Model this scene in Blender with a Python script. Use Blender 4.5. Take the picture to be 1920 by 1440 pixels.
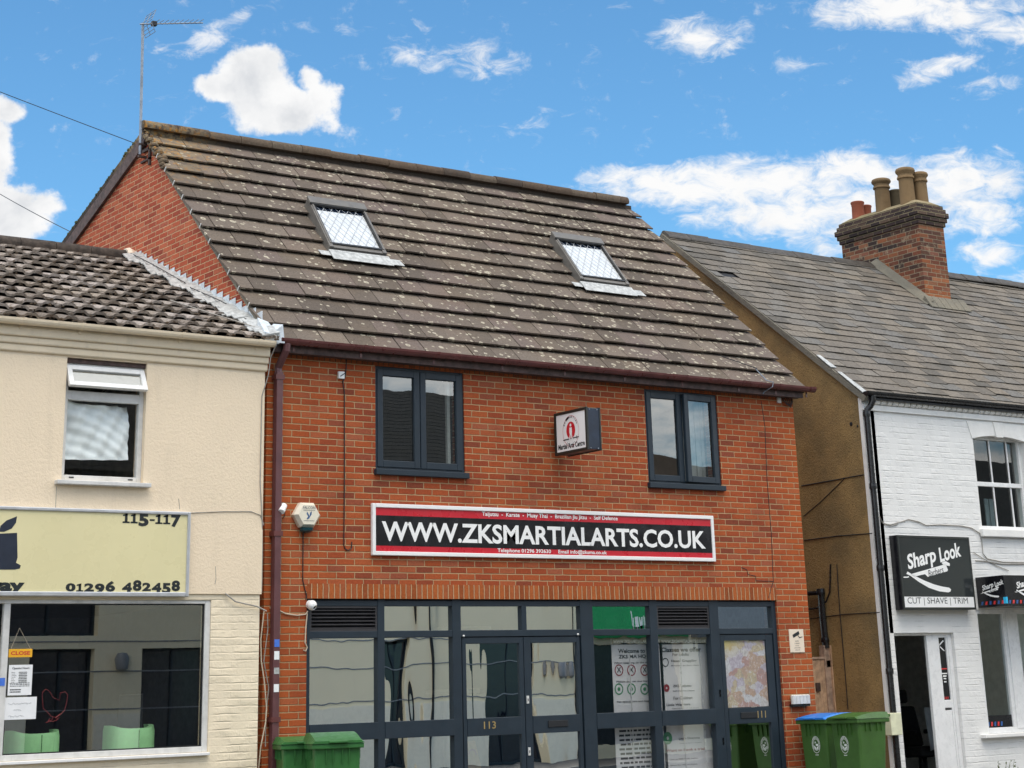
import bpy, math, random
from mathutils import Vector, Matrix
random.seed(7)
R = math.radians
for o in list(bpy.data.objects): bpy.data.objects.remove(o)
SC = bpy.context.scene
COL = SC.collection

# ------------------------------------------------------------------ camera
CM = ((0.80139844, -0.59717117, -0.03386937), (0.17256962, 0.28506172, -0.94284651), (0.57269562, 0.7497509, 0.33150162))
CF, CX, CY = 3545.07, 1023.79, 74.02
CP = Vector((-9.92, -18.12687, 1.3))
cam = bpy.data.cameras.new('camera'); camo = bpy.data.objects.new('camera', cam); COL.objects.link(camo)
rt, dn, fw = (Vector(v) for v in CM)
m = Matrix.Identity(4)
for i in range(3):
    m[i][0] = rt[i]; m[i][1] = -dn[i]; m[i][2] = -fw[i]; m[i][3] = CP[i]
camo.matrix_world = m
cam.sensor_width = 36; cam.lens = CF / 1920 * 36
cam.shift_x = (960 - CX) / 1920; cam.shift_y = -(720 - CY) / 1920
cam.clip_start = 0.1; cam.clip_end = 2000
SC.camera = camo
SC.view_settings.view_transform = 'Standard'; SC.view_settings.look = 'None'
SC.view_settings.gamma = 1; SC.view_settings.exposure = .42
SUN_EL, SUN_AZ = R(66), R(205)        # high and behind the photographer, softened by cloud

def ray(u, v):
    a, b = (u - CX) / CF, (v - CY) / CF
    return rt * a + dn * b + fw
def W(u, v, y=0.0):                       # point of the photograph on the plane Y = y  -> (x, z)
    r = ray(u, v); p = CP + r * ((y - CP.y) / r.y); return p.x, p.z
def WX(u, v, x):                          # ... on the plane X = x -> (y, z)
    r = ray(u, v); p = CP + r * ((x - CP.x) / r.x); return p.y, p.z
def wx(u, v, y=0.0): return W(u, v, y)[0]
def wz(u, v, y=0.0): return W(u, v, y)[1]

# ------------------------------------------------------------------ node helper
class NT:
    def __init__(s, tree): s.t = tree; s.L = tree.links
    def n(s, typ, **kw):
        nd = s.t.nodes.new(typ)
        for k, v in kw.items():
            if k.startswith('i_'):
                key = k[2:]; key = int(key) if key.isdigit() else key.replace('_', ' ')
                s.put(nd.inputs[key], v)
            else: setattr(nd, k, v)
        return nd
    def put(s, inp, v):
        if isinstance(v, bpy.types.NodeSocket): s.L.new(v, inp)
        else: inp.default_value = v
    def m(s, op, a, b=0.0, c=None, clamp=False):
        nd = s.t.nodes.new('ShaderNodeMath'); nd.operation = op; nd.use_clamp = clamp
        s.put(nd.inputs[0], a); s.put(nd.inputs[1], b)
        if c is not None: s.put(nd.inputs[2], c)
        return nd.outputs[0]
    def vm(s, op, a, b=(0, 0, 0), out=0):
        nd = s.t.nodes.new('ShaderNodeVectorMath'); nd.operation = op
        s.put(nd.inputs[0], a)
        if op == 'SCALE': s.put(nd.inputs['Scale'], b)
        else: s.put(nd.inputs[1], b)
        return nd.outputs[out]
    def step(s, v, a, b, o0=0.0, o1=1.0):
        nd = s.t.nodes.new('ShaderNodeMapRange'); nd.interpolation_type = 'SMOOTHSTEP'
        s.put(nd.inputs[0], v); s.put(nd.inputs[1], a); s.put(nd.inputs[2], b); s.put(nd.inputs[3], o0); s.put(nd.inputs[4], o1)
        return nd.outputs[0]
    def mix(s, f, a, b, mode='MIX'):
        nd = s.t.nodes.new('ShaderNodeMix'); nd.data_type = 'RGBA'; nd.blend_type = mode; nd.clamp_factor = True
        s.put(nd.inputs[0], f); s.put(nd.inputs[6], a if isinstance(a, bpy.types.NodeSocket) else rgba(a)); s.put(nd.inputs[7], b if isinstance(b, bpy.types.NodeSocket) else rgba(b))
        return nd.outputs[2]
    def noise(s, vec, scale, detail=3, rough=.55, col=False, dist=0.0):
        nd = s.n('ShaderNodeTexNoise'); s.put(nd.inputs['Vector'], vec); s.put(nd.inputs['Scale'], scale)
        nd.inputs['Detail'].default_value = detail; nd.inputs['Roughness'].default_value = rough; nd.inputs['Distortion'].default_value = dist
        return nd.outputs['Color' if col else 'Fac']
    def comb(s, x, y, z=0.0):
        nd = s.t.nodes.new('ShaderNodeCombineXYZ')
        for i, v in enumerate((x, y, z)): s.put(nd.inputs[i], v)
        return nd.outputs[0]
    def sep(s, v):
        nd = s.t.nodes.new('ShaderNodeSeparateXYZ'); s.put(nd.inputs[0], v); return nd.outputs
    def ramp(s, f, stops, interp='LINEAR'):
        nd = s.t.nodes.new('ShaderNodeValToRGB'); nd.color_ramp.interpolation = interp
        s.put(nd.inputs[0], f)
        e = nd.color_ramp.elements
        while len(e) < len(stops): e.new(.5)
        for k, (p, c) in enumerate(stops): e[k].position = p; e[k].color = rgba(c)
        return nd.outputs[0]
def rgba(c): return (c[0], c[1], c[2], 1.0) if len(c) == 3 else c
def S(r, g, b):                            # sRGB 0-255 -> linear
    f = lambda c: c / 12.92 if c <= .04045 else ((c + .055) / 1.055) ** 2.4
    return (f(r / 255), f(g / 255), f(b / 255))

# ------------------------------------------------------------------ sky (world) and sun
wd = bpy.data.worlds.new('World'); SC.world = wd; wd.use_nodes = True
w = NT(wd.node_tree); wd.node_tree.nodes.clear()
sky = w.n('ShaderNodeTexSky', sky_type='NISHITA', sun_disc=False, sun_elevation=SUN_EL, sun_rotation=SUN_AZ, air_density=1.0, dust_density=.35, ozone_density=2.2)
SKYK = .1
dirv = w.n('ShaderNodeTexCoord').outputs['Generated']
dF = w.vm('DOT_PRODUCT', dirv, tuple(fw), 1); dR = w.vm('DOT_PRODUCT', dirv, tuple(rt), 1); dD = w.vm('DOT_PRODUCT', dirv, tuple(dn), 1)
dFs = w.m('MAXIMUM', dF, .12)
pu = w.m('MULTIPLY_ADD', w.m('DIVIDE', dR, dFs), CF / 1000, CX / 1000)     # tangent-plane chart of the sky ahead
pv = w.m('MULTIPLY_ADD', w.m('DIVIDE', dD, dFs), CF / 1000, CY / 1000)
chart = w.comb(pu, pv, 0.0)
wn = w.noise(chart, 5.5, 5, .6, True)
wp = w.vm('ADD', chart, w.vm('SCALE', w.vm('SUBTRACT', wn, (.5, .5, .5)), .085))
def blob(u, v, ru, rv, amp=1.0, rot=0.0):
    d = w.vm('SUBTRACT', wp, (u, v, 0)); x, y, _ = w.sep(d)
    if rot:
        c, s_ = math.cos(rot), math.sin(rot)
        x, y = w.m('ADD', w.m('MULTIPLY', x, c), w.m('MULTIPLY', y, s_)), w.m('SUBTRACT', w.m('MULTIPLY', y, c), w.m('MULTIPLY', x, s_))
    q = w.m('ADD', w.m('POWER', w.m('ABSOLUTE', w.m('DIVIDE', x, ru)), 2.0), w.m('POWER', w.m('ABSOLUTE', w.m('DIVIDE', y, rv)), 2.0))
    return w.m('MULTIPLY', w.m('MAXIMUM', w.m('SUBTRACT', 1.0, q), 0.0), amp)
def maxof(bs):
    r = bs[0]
    for b in bs[1:]: r = w.m('SMOOTH_MAX', r, b, .12)
    return r
cumulus = maxof([blob(.475, .15, .095, .070, 1.2), blob(.415, .165, .07, .035, 1.0), blob(.53, .205, .125, .060, 1.2), blob(.605, .19, .055, .058, 1.0), blob(.585, .145, .03, .032, .9), blob(.50, .12, .05, .035, .9),
                 blob(-.03, .40, .16, .075, 1.3), blob(-.05, .29, .10, .13, 1.3), blob(.0, .205, .07, .04, .9), blob(.08, .385, .06, .035, .9)])
bank = maxof([blob(1.38, .345, .36, .060, 1.05, -.06), blob(1.22, .345, .18, .045, 1.0), blob(1.74, .43, .12, .05, .6), blob(1.62, .325, .26, .05, .95), blob(1.50, .395, .30, .07, .95), blob(1.80, .335, .17, .07, 1.0), blob(1.56, .45, .14, .05, .7),
              blob(1.83, .40, .12, .05, .9), blob(1.85, .475, .09, .045, .8), blob(1.95, .53, .1, .04, .6), blob(1.31, .065, .12, .055, .85), blob(1.72, .015, .26, .055, 1.0), blob(1.88, .06, .14, .04, .7),
              blob(1.76, .125, .13, .03, .75, -.3), blob(1.86, .16, .1, .025, .5), blob(1.50, .12, .08, .03, .45)])
wisp = maxof([blob(.78, .10, .1, .035, .8, .35), blob(.90, .11, .12, .05, .75), blob(.99, .235, .08, .03, .6, .2), blob(.95, .18, .08, .03, .4), blob(.40, .065, .13, .035, .85, -.45), blob(.33, .095, .07, .03, .6, .3),
              blob(.66, .07, .05, .02, .5, .4), blob(.57, .055, .05, .018, .45, .3), blob(.685, .285, .03, .018, .45), blob(1.70, .265, .09, .015, .4, -.25), blob(.27, .015, .06, .02, .35, .3)])
n1 = w.noise(chart, 13.0, 9, .66); n2 = w.noise(w.vm('MULTIPLY', chart, (1, 1.9, 1)), 16.0, 8, .66, dist=.6)
cA = w.step(w.m('ADD', cumulus, w.m('MULTIPLY', w.m('SUBTRACT', n1, .5), 1.7)), .20, .72)
cB = w.step(w.m('ADD', bank, w.m('MULTIPLY', w.m('SUBTRACT', n2, .5), 1.9)), .22, 1.05)
cC = w.m('MULTIPLY', w.step(w.m('ADD', wisp, w.m('MULTIPLY', w.m('SUBTRACT', n2, .5), 2.0)), .36, 1.15), .85)
ahead = w.m('MAXIMUM', w.m('MAXIMUM', cA, cB), cC)
# the rest of the sky dome: broken bright cloud
x_, y_, z_ = w.sep(dirv)
plan = w.comb(w.m('DIVIDE', x_, w.m('MAXIMUM', w.m('ADD', z_, .15), .08)), w.m('DIVIDE', y_, w.m('MAXIMUM', w.m('ADD', z_, .15), .08)), 0.0)
gn = w.noise(plan, 1.1, 7, .58)
gen = w.step(gn, .40, .56)
wgt = w.step(dF, .70, .84)
cover = w.m('ADD', w.m('MULTIPLY', ahead, wgt), w.m('MULTIPLY', gen, w.m('SUBTRACT', 1.0, wgt)))
cs = w.noise(wp, 7.5, 5, .6)
under = w.step(w.m('ADD', w.m('MULTIPLY', w.m('SUBTRACT', cs, .5), 1.7), w.m('MULTIPLY', cumulus, .30)), -.02, .85)
CL_HI, CL_LO = 7.3, 5.2
cloudc = w.mix(under, tuple(CL_HI * c for c in (1.0, 1.0, 1.0)), tuple(CL_LO * c for c in (.93, .97, 1.03)))
skyc = w.mix(1.0, sky.outputs[0], (.70, 1.15, 1.32), 'MULTIPLY')
front = w.m('MULTIPLY', w.m('SUBTRACT', 1.0, wgt), 1.0)
cloud2 = w.vm('SCALE', cloudc, w.m('MULTIPLY_ADD', front, 1.2, 1.0))        # clouds out of view made brighter, to light the facades
skymix = w.mix(cover, skyc, cloud2)
bg = w.n('ShaderNodeBackground'); w.L.new(skymix, bg.inputs['Color']); bg.inputs['Strength'].default_value = SKYK
w.L.new(bg.outputs[0], w.n('ShaderNodeOutputWorld').inputs['Surface'])
sl = bpy.data.lights.new('sun', 'SUN'); sl.energy = 1.75; sl.angle = R(42); sl.color = (1.0, .91, .79)
so = bpy.data.objects.new('sun', sl); COL.objects.link(so)
sd = Vector((math.sin(SUN_AZ) * math.cos(SUN_EL), math.cos(SUN_AZ) * math.cos(SUN_EL), math.sin(SUN_EL)))
so.rotation_euler = sd.to_track_quat('Z', 'Y').to_euler(); so.location = (10, 20, 30)

# ------------------------------------------------------------------ mesh builder
class MB:
    def __init__(s): s.v = []; s.f = []; s.mi = []; s.rn = []; s.r = 0.0; s.cm = 0; s.marks = []
    def vert(s, p): s.v.append(tuple(p)); return len(s.v) - 1
    def face(s, idx): s.f.append(tuple(idx)); s.mi.append(s.cm); s.rn.append(s.r)
    def poly(s, pts): s.face([s.vert(p) for p in pts]); return s
    def hexa(s, p):                      # 8 corners: bottom 4 then top 4
        b = len(s.v); s.v += [tuple(q) for q in p]
        for q in ((3, 2, 1, 0), (4, 5, 6, 7), (0, 1, 5, 4), (1, 2, 6, 5), (2, 3, 7, 6), (3, 0, 4, 7)): s.face([b + i for i in q])
        return s
    def box(s, x0, x1, y0, y1, z0, z1):
        return s.hexa([(x0, y0, z0), (x1, y0, z0), (x1, y1, z0), (x0, y1, z0), (x0, y0, z1), (x1, y0, z1), (x1, y1, z1), (x0, y1, z1)])
    def prism(s, pts, d):                # polygon (3-D points, ordered) extruded by vector d
        n = len(pts); b = len(s.v); d = Vector(d)
        s.v += [tuple(p) for p in pts] + [tuple(Vector(p) + d) for p in pts]
        s.face(range(b, b + n)); s.face(range(b + 2 * n - 1, b + n - 1, -1))
        for i in range(n): j = (i + 1) % n; s.face((b + j, b + i, b + n + i, b + n + j))
        return s
    def tube(s, pts, r, n=8, cap=True):
        pts = [Vector(p) for p in pts]; rings = []
        rr = r if isinstance(r, (list, tuple)) else [r] * len(pts)
        ref = None
        for i, p in enumerate(pts):
            a = pts[max(i - 1, 0)]; c = pts[min(i + 1, len(pts) - 1)]; t = (c - a).normalized()
            if ref is None: ref = Vector((0, 0, 1)) if abs(t.z) < .9 else Vector((0, 1, 0))
            u = t.cross(ref).normalized(); v = u.cross(t).normalized(); ref = v
            rings.append([s.vert(p + (u * math.cos(2 * math.pi * k / n) + v * math.sin(2 * math.pi * k / n)) * rr[i]) for k in range(n)])
        for a, c in zip(rings, rings[1:]):
            for k in range(n): s.face((a[k], c[k], c[(k + 1) % n], a[(k + 1) % n]))
        if cap: s.face(rings[0]); s.face(rings[-1][::-1])
        return s
    def lathe(s, prof, c, ax=Vector((0, 0, 1)), n=20):  # prof: (radius, height) from point c along ax
        c = Vector(c); ax = Vector(ax).normalized(); u = ax.orthogonal().normalized(); v = ax.cross(u); rings = []
        for r_, h in prof: rings.append([s.vert(c + ax * h + (u * math.cos(2 * math.pi * k / n) + v * math.sin(2 * math.pi * k / n)) * max(r_, 1e-4)) for k in range(n)])
        for a, b in zip(rings, rings[1:]):
            for k in range(n): s.face((a[k], a[(k + 1) % n], b[(k + 1) % n], b[k]))
        s.face(rings[0][::-1]); s.face(rings[-1])
        return s
    def build(s, name, mats, parent=None, smooth=False, bevel=0.0, seg=2, normals=True):
        if len(s.marks) > 1:                 # one object per line of lettering
            cut = [(0, 0)] + s.marks[1:] + [(len(s.v), len(s.f))]; out = None
            for (va, fa), (vb, fb) in zip(cut, cut[1:]):
                q = MB(); q.v = s.v[va:vb]; q.f = [tuple(i - va for i in f_) for f_ in s.f[fa:fb]]; q.mi = s.mi[fa:fb]; q.rn = s.rn[fa:fb]
                if q.f: out = q.build(name, mats, parent, smooth, bevel, seg, normals)
            return out
        me = bpy.data.meshes.new(name); me.from_pydata(s.v, [], s.f)
        if not isinstance(mats, (list, tuple)): mats = [mats]
        for q in mats: me.materials.append(q)
        me.polygons.foreach_set('material_index', s.mi)
        at = me.attributes.new('rnd', 'FLOAT', 'FACE'); at.data.foreach_set('value', s.rn)
        me.update()
        if normals:
            import bmesh
            bm = bmesh.new(); bm.from_mesh(me); bmesh.ops.recalc_face_normals(bm, faces=bm.faces); bm.to_mesh(me); bm.free()
        if smooth:
            me.polygons.foreach_set('use_smooth', [True] * len(me.polygons))
            try: me.set_sharp_from_angle(angle=R(40))
            except Exception: pass
        o = bpy.data.objects.new(name, me); COL.objects.link(o)
        if bevel:
            bv = o.modifiers.new('bevel', 'BEVEL'); bv.width = bevel; bv.segments = seg; bv.limit_method = 'ANGLE'; bv.angle_limit = R(40)
        if parent: attach(o, parent)
        return o
def attach(o, p):
    o.parent = p
    if p.type == 'EMPTY': o.matrix_parent_inverse = Matrix.Translation(-p.location)
def tag(o, label, cat, group=None, kind=None):
    if label: o['label'] = label
    if cat: o['category'] = cat
    if group: o['group'] = group
    if kind: o['kind'] = kind
    return o
def thing(name, loc, label, cat, group=None):
    o = bpy.data.objects.new(name, None); o.empty_display_size = .2; o.location = loc; COL.objects.link(o)
    return tag(o, label, cat, group)
def structure(o): o['kind'] = 'structure'; return o
def copy_tree(o, parent=None):
    c = o.copy(); COL.objects.link(c)
    if parent: c.parent = parent
    for ch in list(o.children): copy_tree(ch, c)
    return c

# ------------------------------------------------------------------ materials
def newmat(name):
    mt = bpy.data.materials.new(name); mt.use_nodes = True; mt.node_tree.nodes.clear()
    k = NT(mt.node_tree); b = k.n('ShaderNodeBsdfPrincipled'); o = k.n('ShaderNodeOutputMaterial'); k.L.new(b.outputs[0], o.inputs[0])
    return mt, k, b, o
def POS(k): return k.n('ShaderNodeNewGeometry').outputs['Position']
def OBJ(k): return k.n('ShaderNodeTexCoord').outputs['Object']
def plain(name, c, rough=.5, var=.12, vs=9.0, bump=0.0, bs=60.0, metal=0.0, coat=0.0, spec=.5, dirt=0.0):
    mt, k, b, o = newmat(name); p = POS(k)
    n = k.noise(p, vs, 5, .6)
    lo = tuple(x * (1 - var) for x in c); hi = tuple(min(1, x * (1 + var)) for x in c)
    colr = k.mix(k.step(n, .3, .7), lo, hi)
    if dirt:
        d = k.noise(k.vm('MULTIPLY', p, (1, 1, .25)), 6.0, 6, .65)
        colr = k.mix(k.step(d, .52, .8, 0, dirt), colr, tuple(x * .35 for x in c))
    k.L.new(colr, b.inputs['Base Color'])
    k.L.new(k.step(k.noise(p, vs * 2.3, 4), .3, .7, max(rough - .07, 0), rough + .07), b.inputs['Roughness'])
    b.inputs['Metallic'].default_value = metal; b.inputs['Coat Weight'].default_value = coat; b.inputs['Specular IOR Level'].default_value = spec
    if bump:
        bp = k.n('ShaderNodeBump'); bp.inputs['Strength'].default_value = bump; bp.inputs['Distance'].default_value = .01
        k.L.new(k.noise(p, bs, 4, .6), bp.inputs['Height']); k.L.new(bp.outputs[0], b.inputs['Normal'])
    return mt
def uv_plane(k):                           # (along wall, up) for walls facing either way
    g = k.n('ShaderNodeNewGeometry'); x, y, z = k.sep(g.outputs['Position']); nx, ny, nz = k.sep(g.outputs['True Normal'])
    f = k.m('GREATER_THAN', k.m('ABSOLUTE', ny), .6)
    u = k.m('ADD', k.m('MULTIPLY', x, f), k.m('MULTIPLY', y, k.m('SUBTRACT', 1.0, f)))
    return g.outputs['Position'], u, z
def brick(name, pal, mortar, bl=.225, bh=.07, mj=.0105, half=.5, off=(0, 0), stain=.25, tint=None, bumpd=.012, quoin=None, soot=None):
    mt, k, b, o = newmat(name); p, u, v = uv_plane(k)
    wob = k.noise(p, 14.0, 3, .5, True); wx_, wy_, _ = k.sep(wob)
    u = k.m('ADD', k.m('ADD', u, off[0]), k.m('MULTIPLY_ADD', wx_, .012, -.006)); v = k.m('ADD', k.m('ADD', v, off[1]), k.m('MULTIPLY_ADD', wy_, .008, -.004))
    rv = k.m('DIVIDE', v, bh); row = k.m('FLOOR', rv)
    par = k.m('FRACT', k.m('MULTIPLY', row, .5))          # 0 or .5
    fu = k.m('ADD', k.m('DIVIDE', u, bl), k.m('MULTIPLY', par, 2 * half)); col = k.m('FLOOR', fu)
    du = k.m('MULTIPLY', k.m('FRACT', fu), bl); dv = k.m('MULTIPLY', k.m('FRACT', rv), bh)
    ed = k.m('MINIMUM', k.m('MINIMUM', du, k.m('SUBTRACT', bl, du)), k.m('MINIMUM', dv, k.m('SUBTRACT', bh, dv)))
    mask = k.step(ed, mj / 2 - .0015, mj / 2 + .0025)
    wn_ = k.n('ShaderNodeTexWhiteNoise', noise_dimensions='2D'); k.L.new(k.comb(col, row), wn_.inputs[0])
    r1, r2, r3 = k.sep(wn_.outputs['Color'])
    bc = k.ramp(r1, pal)
    fine = k.noise(p, 45.0, 5, .65); big = k.noise(p, 1.6, 4, .6); mid = k.noise(k.vm('MULTIPLY', p, (1, 1, 3)), 12.0, 4, .6)
    bc = k.mix(k.step(fine, .3, .7, .0, .65), bc, k.mix(1.0, bc, (.62, .6, .62), 'MULTIPLY'))
    bc = k.mix(k.step(mid, .55, .8, 0, .35), bc, k.mix(.5, bc, (.42, .25, .17)))
    if quoin:                                # newer orange brick near x = edges
        x, y, z = k.sep(p)
        for x0, x1, cc, amt in quoin:
            q = k.m('MULTIPLY', k.step(x, x0, x0 + (x1 - x0) * .5 if x1 > x0 else x0, 1, 0) if x1 > x0 else k.step(x, x1, x0), amt)
            bc = k.mix(q, bc, k.mix(.55, bc, cc))
    mo = k.mix(k.step(fine, .3, .7), tuple(c * .85 for c in mortar), mortar)
    mo = k.mix(k.step(big, .45, .7, 0, stain), mo, tuple(c * .45 for c in mortar))
    colr = k.mix(mask, mo, bc)
    colr = k.mix(k.step(big, .42, .72, 0, stain), colr, k.mix(1.0, colr, (.66, .62, .6), 'MULTIPLY'))
    if soot:
        x, y, z = k.sep(p)
        sf = k.m('MULTIPLY', k.step(k.m('ADD', z, k.m('MULTIPLY', k.m('SUBTRACT', k.noise(p, 3.0, 4), .5), 1.1)), soot[0], soot[1]), k.step(r2, .05, .8, 1.0, .5))
        sf = k.m('MULTIPLY', sf, k.step(y, soot[2], soot[3], .3, 1.0))
        colr = k.mix(sf, colr, k.mix(mask, (.2, .17, .12), (.035, .022, .02)))
        colr = k.mix(k.m('MULTIPLY', k.step(k.noise(p, 9, 5, .7), .56, .70), .75), colr, (.30, .24, .16))
    k.L.new(colr, b.inputs['Base Color']); b.inputs['Roughness'].default_value = .88; b.inputs['Specular IOR Level'].default_value = .25
    h = k.m('ADD', k.m('MULTIPLY', mask, 1.0), k.m('ADD', k.m('MULTIPLY', fine, .22), k.m('MULTIPLY', r3, .18)))
    bp = k.n('ShaderNodeBump'); bp.inputs['Strength'].default_value = .9; bp.inputs['Distance'].default_value = bumpd
    k.L.new(h, bp.inputs['Height']); k.L.new(bp.outputs[0], b.inputs['Normal'])
    return mt
def painted_brick(name, c, bl=.23, bh=.075, amt=.6, chips=.25, chipc=(.25, .2, .16)):
    mt, k, b, o = newmat(name); p, u, v = uv_plane(k)
    wob = k.noise(p, 8.0, 4, .55, True); wx_, wy_, _ = k.sep(wob)
    u = k.m('ADD', u, k.m('MULTIPLY_ADD', wx_, .03, -.015)); v = k.m('ADD', v, k.m('MULTIPLY_ADD', wy_, .022, -.011))
    rv = k.m('DIVIDE', v, bh); row = k.m('FLOOR', rv); par = k.m('FRACT', k.m('MULTIPLY', row, .5))
    fu = k.m('ADD', k.m('DIVIDE', u, bl), par); du = k.m('MULTIPLY', k.m('FRACT', fu), bl); dv = k.m('MULTIPLY', k.m('FRACT', rv), bh)
    ev = k.m('MINIMUM', dv, k.m('SUBTRACT', bh, dv)); eu = k.m('MINIMUM', du, k.m('SUBTRACT', bl, du))
    mask = k.m('MINIMUM', k.step(ev, .002, .011), k.step(eu, .0, .006, .55, 1.0))
    big = k.noise(p, 2.2, 5, .6); fine = k.noise(p, 38.0, 5, .65)
    soft = k.step(k.noise(p, 4.0, 4), .42, .66, .08, 1.0)
    colr = k.mix(k.step(big, .4, .75, 0, .16), c, tuple(x * .72 for x in c)); drip = k.noise(k.vm('MULTIPLY', p, (1, 1, .12)), 6.0, 5, .65); colr = k.mix(k.step(drip, .56, .78, 0, .22), colr, tuple(x * .62 for x in c))
    line = k.m('MULTIPLY', k.m('SUBTRACT', 1.0, mask), k.m('MULTIPLY', soft, .26))
    colr = k.mix(line, colr, tuple(x * .5 for x in c))
    ch = k.m('MULTIPLY', k.step(k.noise(p, 26.0, 4, .6), .66, .72), k.step(k.noise(p, 1.3, 3), .45, .7))
    x, y, z = k.sep(p)
    ch = k.m('MULTIPLY', ch, k.step(z, 2.6, 1.6, 0.0, 1.0))
    colr = k.mix(k.m('MULTIPLY', ch, chips), colr, chipc)
    k.L.new(colr, b.inputs['Base Color']); b.inputs['Roughness'].default_value = .6
    bp = k.n('ShaderNodeBump'); bp.inputs['Strength'].default_value = amt; bp.inputs['Distance'].default_value = .012
    k.L.new(k.m('ADD', k.m('MULTIPLY', mask, soft), k.m('MULTIPLY', fine, .3)), bp.inputs['Height']); k.L.new(bp.outputs[0], b.inputs['Normal'])
    return mt
def render_coat(name, c, c2, scale=70.0, amt=.6, stain=.3, dist=.02, spots=0.0, streak=None):
    mt, k, b, o = newmat(name); p = POS(k)
    big = k.noise(p, .9, 5, .65); mid = k.noise(p, 5.0, 5, .65); fine = k.noise(p, scale, 4, .7)
    colr = k.mix(k.step(big, .35, .7), c, c2)
    colr = k.mix(k.step(mid, .5, .8, 0, stain), colr, tuple(x * .55 for x in c))
    if spots: colr = k.mix(k.m('MULTIPLY', k.step(k.noise(p, 55.0, 3, .5), .60, .68), spots), colr, tuple(x * .3 for x in c))
    if streak:
        s_ = k.noise(k.vm('MULTIPLY', p, (1, 1, .15)), 7.0, 5, .6); colr = k.mix(k.step(s_, .55, .75, 0, streak), colr, tuple(x * .5 for x in c))
    k.L.new(colr, b.inputs['Base Color']); b.inputs['Roughness'].default_value = .85; b.inputs['Specular IOR Level'].default_value = .25
    bp = k.n('ShaderNodeBump'); bp.inputs['Strength'].default_value = amt; bp.inputs['Distance'].default_value = dist
    k.L.new(fine, bp.inputs['Height']); k.L.new(bp.outputs[0], b.inputs['Normal'])
    return mt
def tile_mat(name, stops, lichen=0.0, lich_scale=8.0, fine=50.0, bump=.5, moss=0.0, orange=None, speck=.3, slope=None):
    mt, k, b, o = newmat(name); p = POS(k)
    rn = k.n('ShaderNodeAttribute', attribute_name='rnd').outputs['Fac']
    colr = k.ramp(rn, stops)
    f = k.noise(p, fine, 5, .7); big = k.noise(p, 1.1, 5, .6); mid = k.noise(p, 9.0, 6, .7)
    colr = k.mix(k.step(f, .36, .66, 0, .7), colr, k.mix(1.0, colr, (.5, .48, .45), 'MULTIPLY'))
    colr = k.mix(k.step(big, .4, .7, 0, .35), colr, k.mix(1.0, colr, (1.25, 1.15, .95), 'MULTIPLY'))
    colr = k.mix(k.step(mid, .60, .72, 0, speck), colr, (.02, .016, .012))
    if moss: colr = k.mix(k.m('MULTIPLY', k.step(k.noise(p, 13.0, 6, .75), .50, .66), moss), colr, k.mix(k.step(f, .35, .65), (.035, .022, .012), (.10, .055, .03)))
    if lichen:
        pw = k.vm('ADD', p, k.vm('SCALE', k.vm('SUBTRACT', k.noise(p, 22.0, 3, .5, True), (.5, .5, .5)), .03))
        for sc_, off_, rad in ((lich_scale, 0.0, .34), (lich_scale * 1.7, 5.3, .36)):
            vo = k.n('ShaderNodeTexVoronoi'); k.L.new(k.vm('ADD', pw, (off_, off_, off_)), vo.inputs['Vector']); vo.inputs['Scale'].default_value = sc_
            vo.inputs['Randomness'].default_value = 1.0
            d = vo.outputs['Distance']; cr, cg, cb = k.sep(vo.outputs['Color'])
            dens = k.step(k.noise(p, .55, 3, .6), .36, .64, .62, .98)
            x, y, z = k.sep(p)
            dens = k.m('MULTIPLY', dens, k.step(x, .3, 2.6, .58, 1.0))
            on = k.m('LESS_THAN', cr, k.m('MULTIPLY', dens, lichen))
            rr = k.m('MULTIPLY_ADD', cg, rad * .5, rad * .42)
            q = k.m('DIVIDE', d, rr)
            disk = k.step(q, 1.0, .84); ring = k.m('MULTIPLY', disk, k.step(q, .40, .68, .38, 1.0))
            a = k.m('MULTIPLY', k.m('MULTIPLY', ring, on), k.step(f, .2, .5, .6, .95))
            colr = k.mix(a, colr, k.mix(cb, (.47, .43, .33), (.35, .31, .235)))
    if orange:
        d = k.vm('LENGTH', k.vm('SUBTRACT', p, orange[0]), out=1)
        a = k.m('MULTIPLY', k.step(d, orange[1], orange[1] * .15), k.step(k.noise(p, 10.0, 6, .75), .40, .56))
        colr = k.mix(k.m('MULTIPLY', a, .85), colr, k.mix(k.step(k.noise(p, 17.0, 4), .5, .62), (.22, .17, .10), (.36, .17, .03)))
    k.L.new(colr, b.inputs['Base Color']); b.inputs['Roughness'].default_value = .82; b.inputs['Specular IOR Level'].default_value = .3
    bp = k.n('ShaderNodeBump'); bp.inputs['Strength'].default_value = bump; bp.inputs['Distance'].default_value = .01
    k.L.new(k.m('ADD', f, mid), bp.inputs['Height']); k.L.new(bp.outputs[0], b.inputs['Normal'])
    return mt
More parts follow.
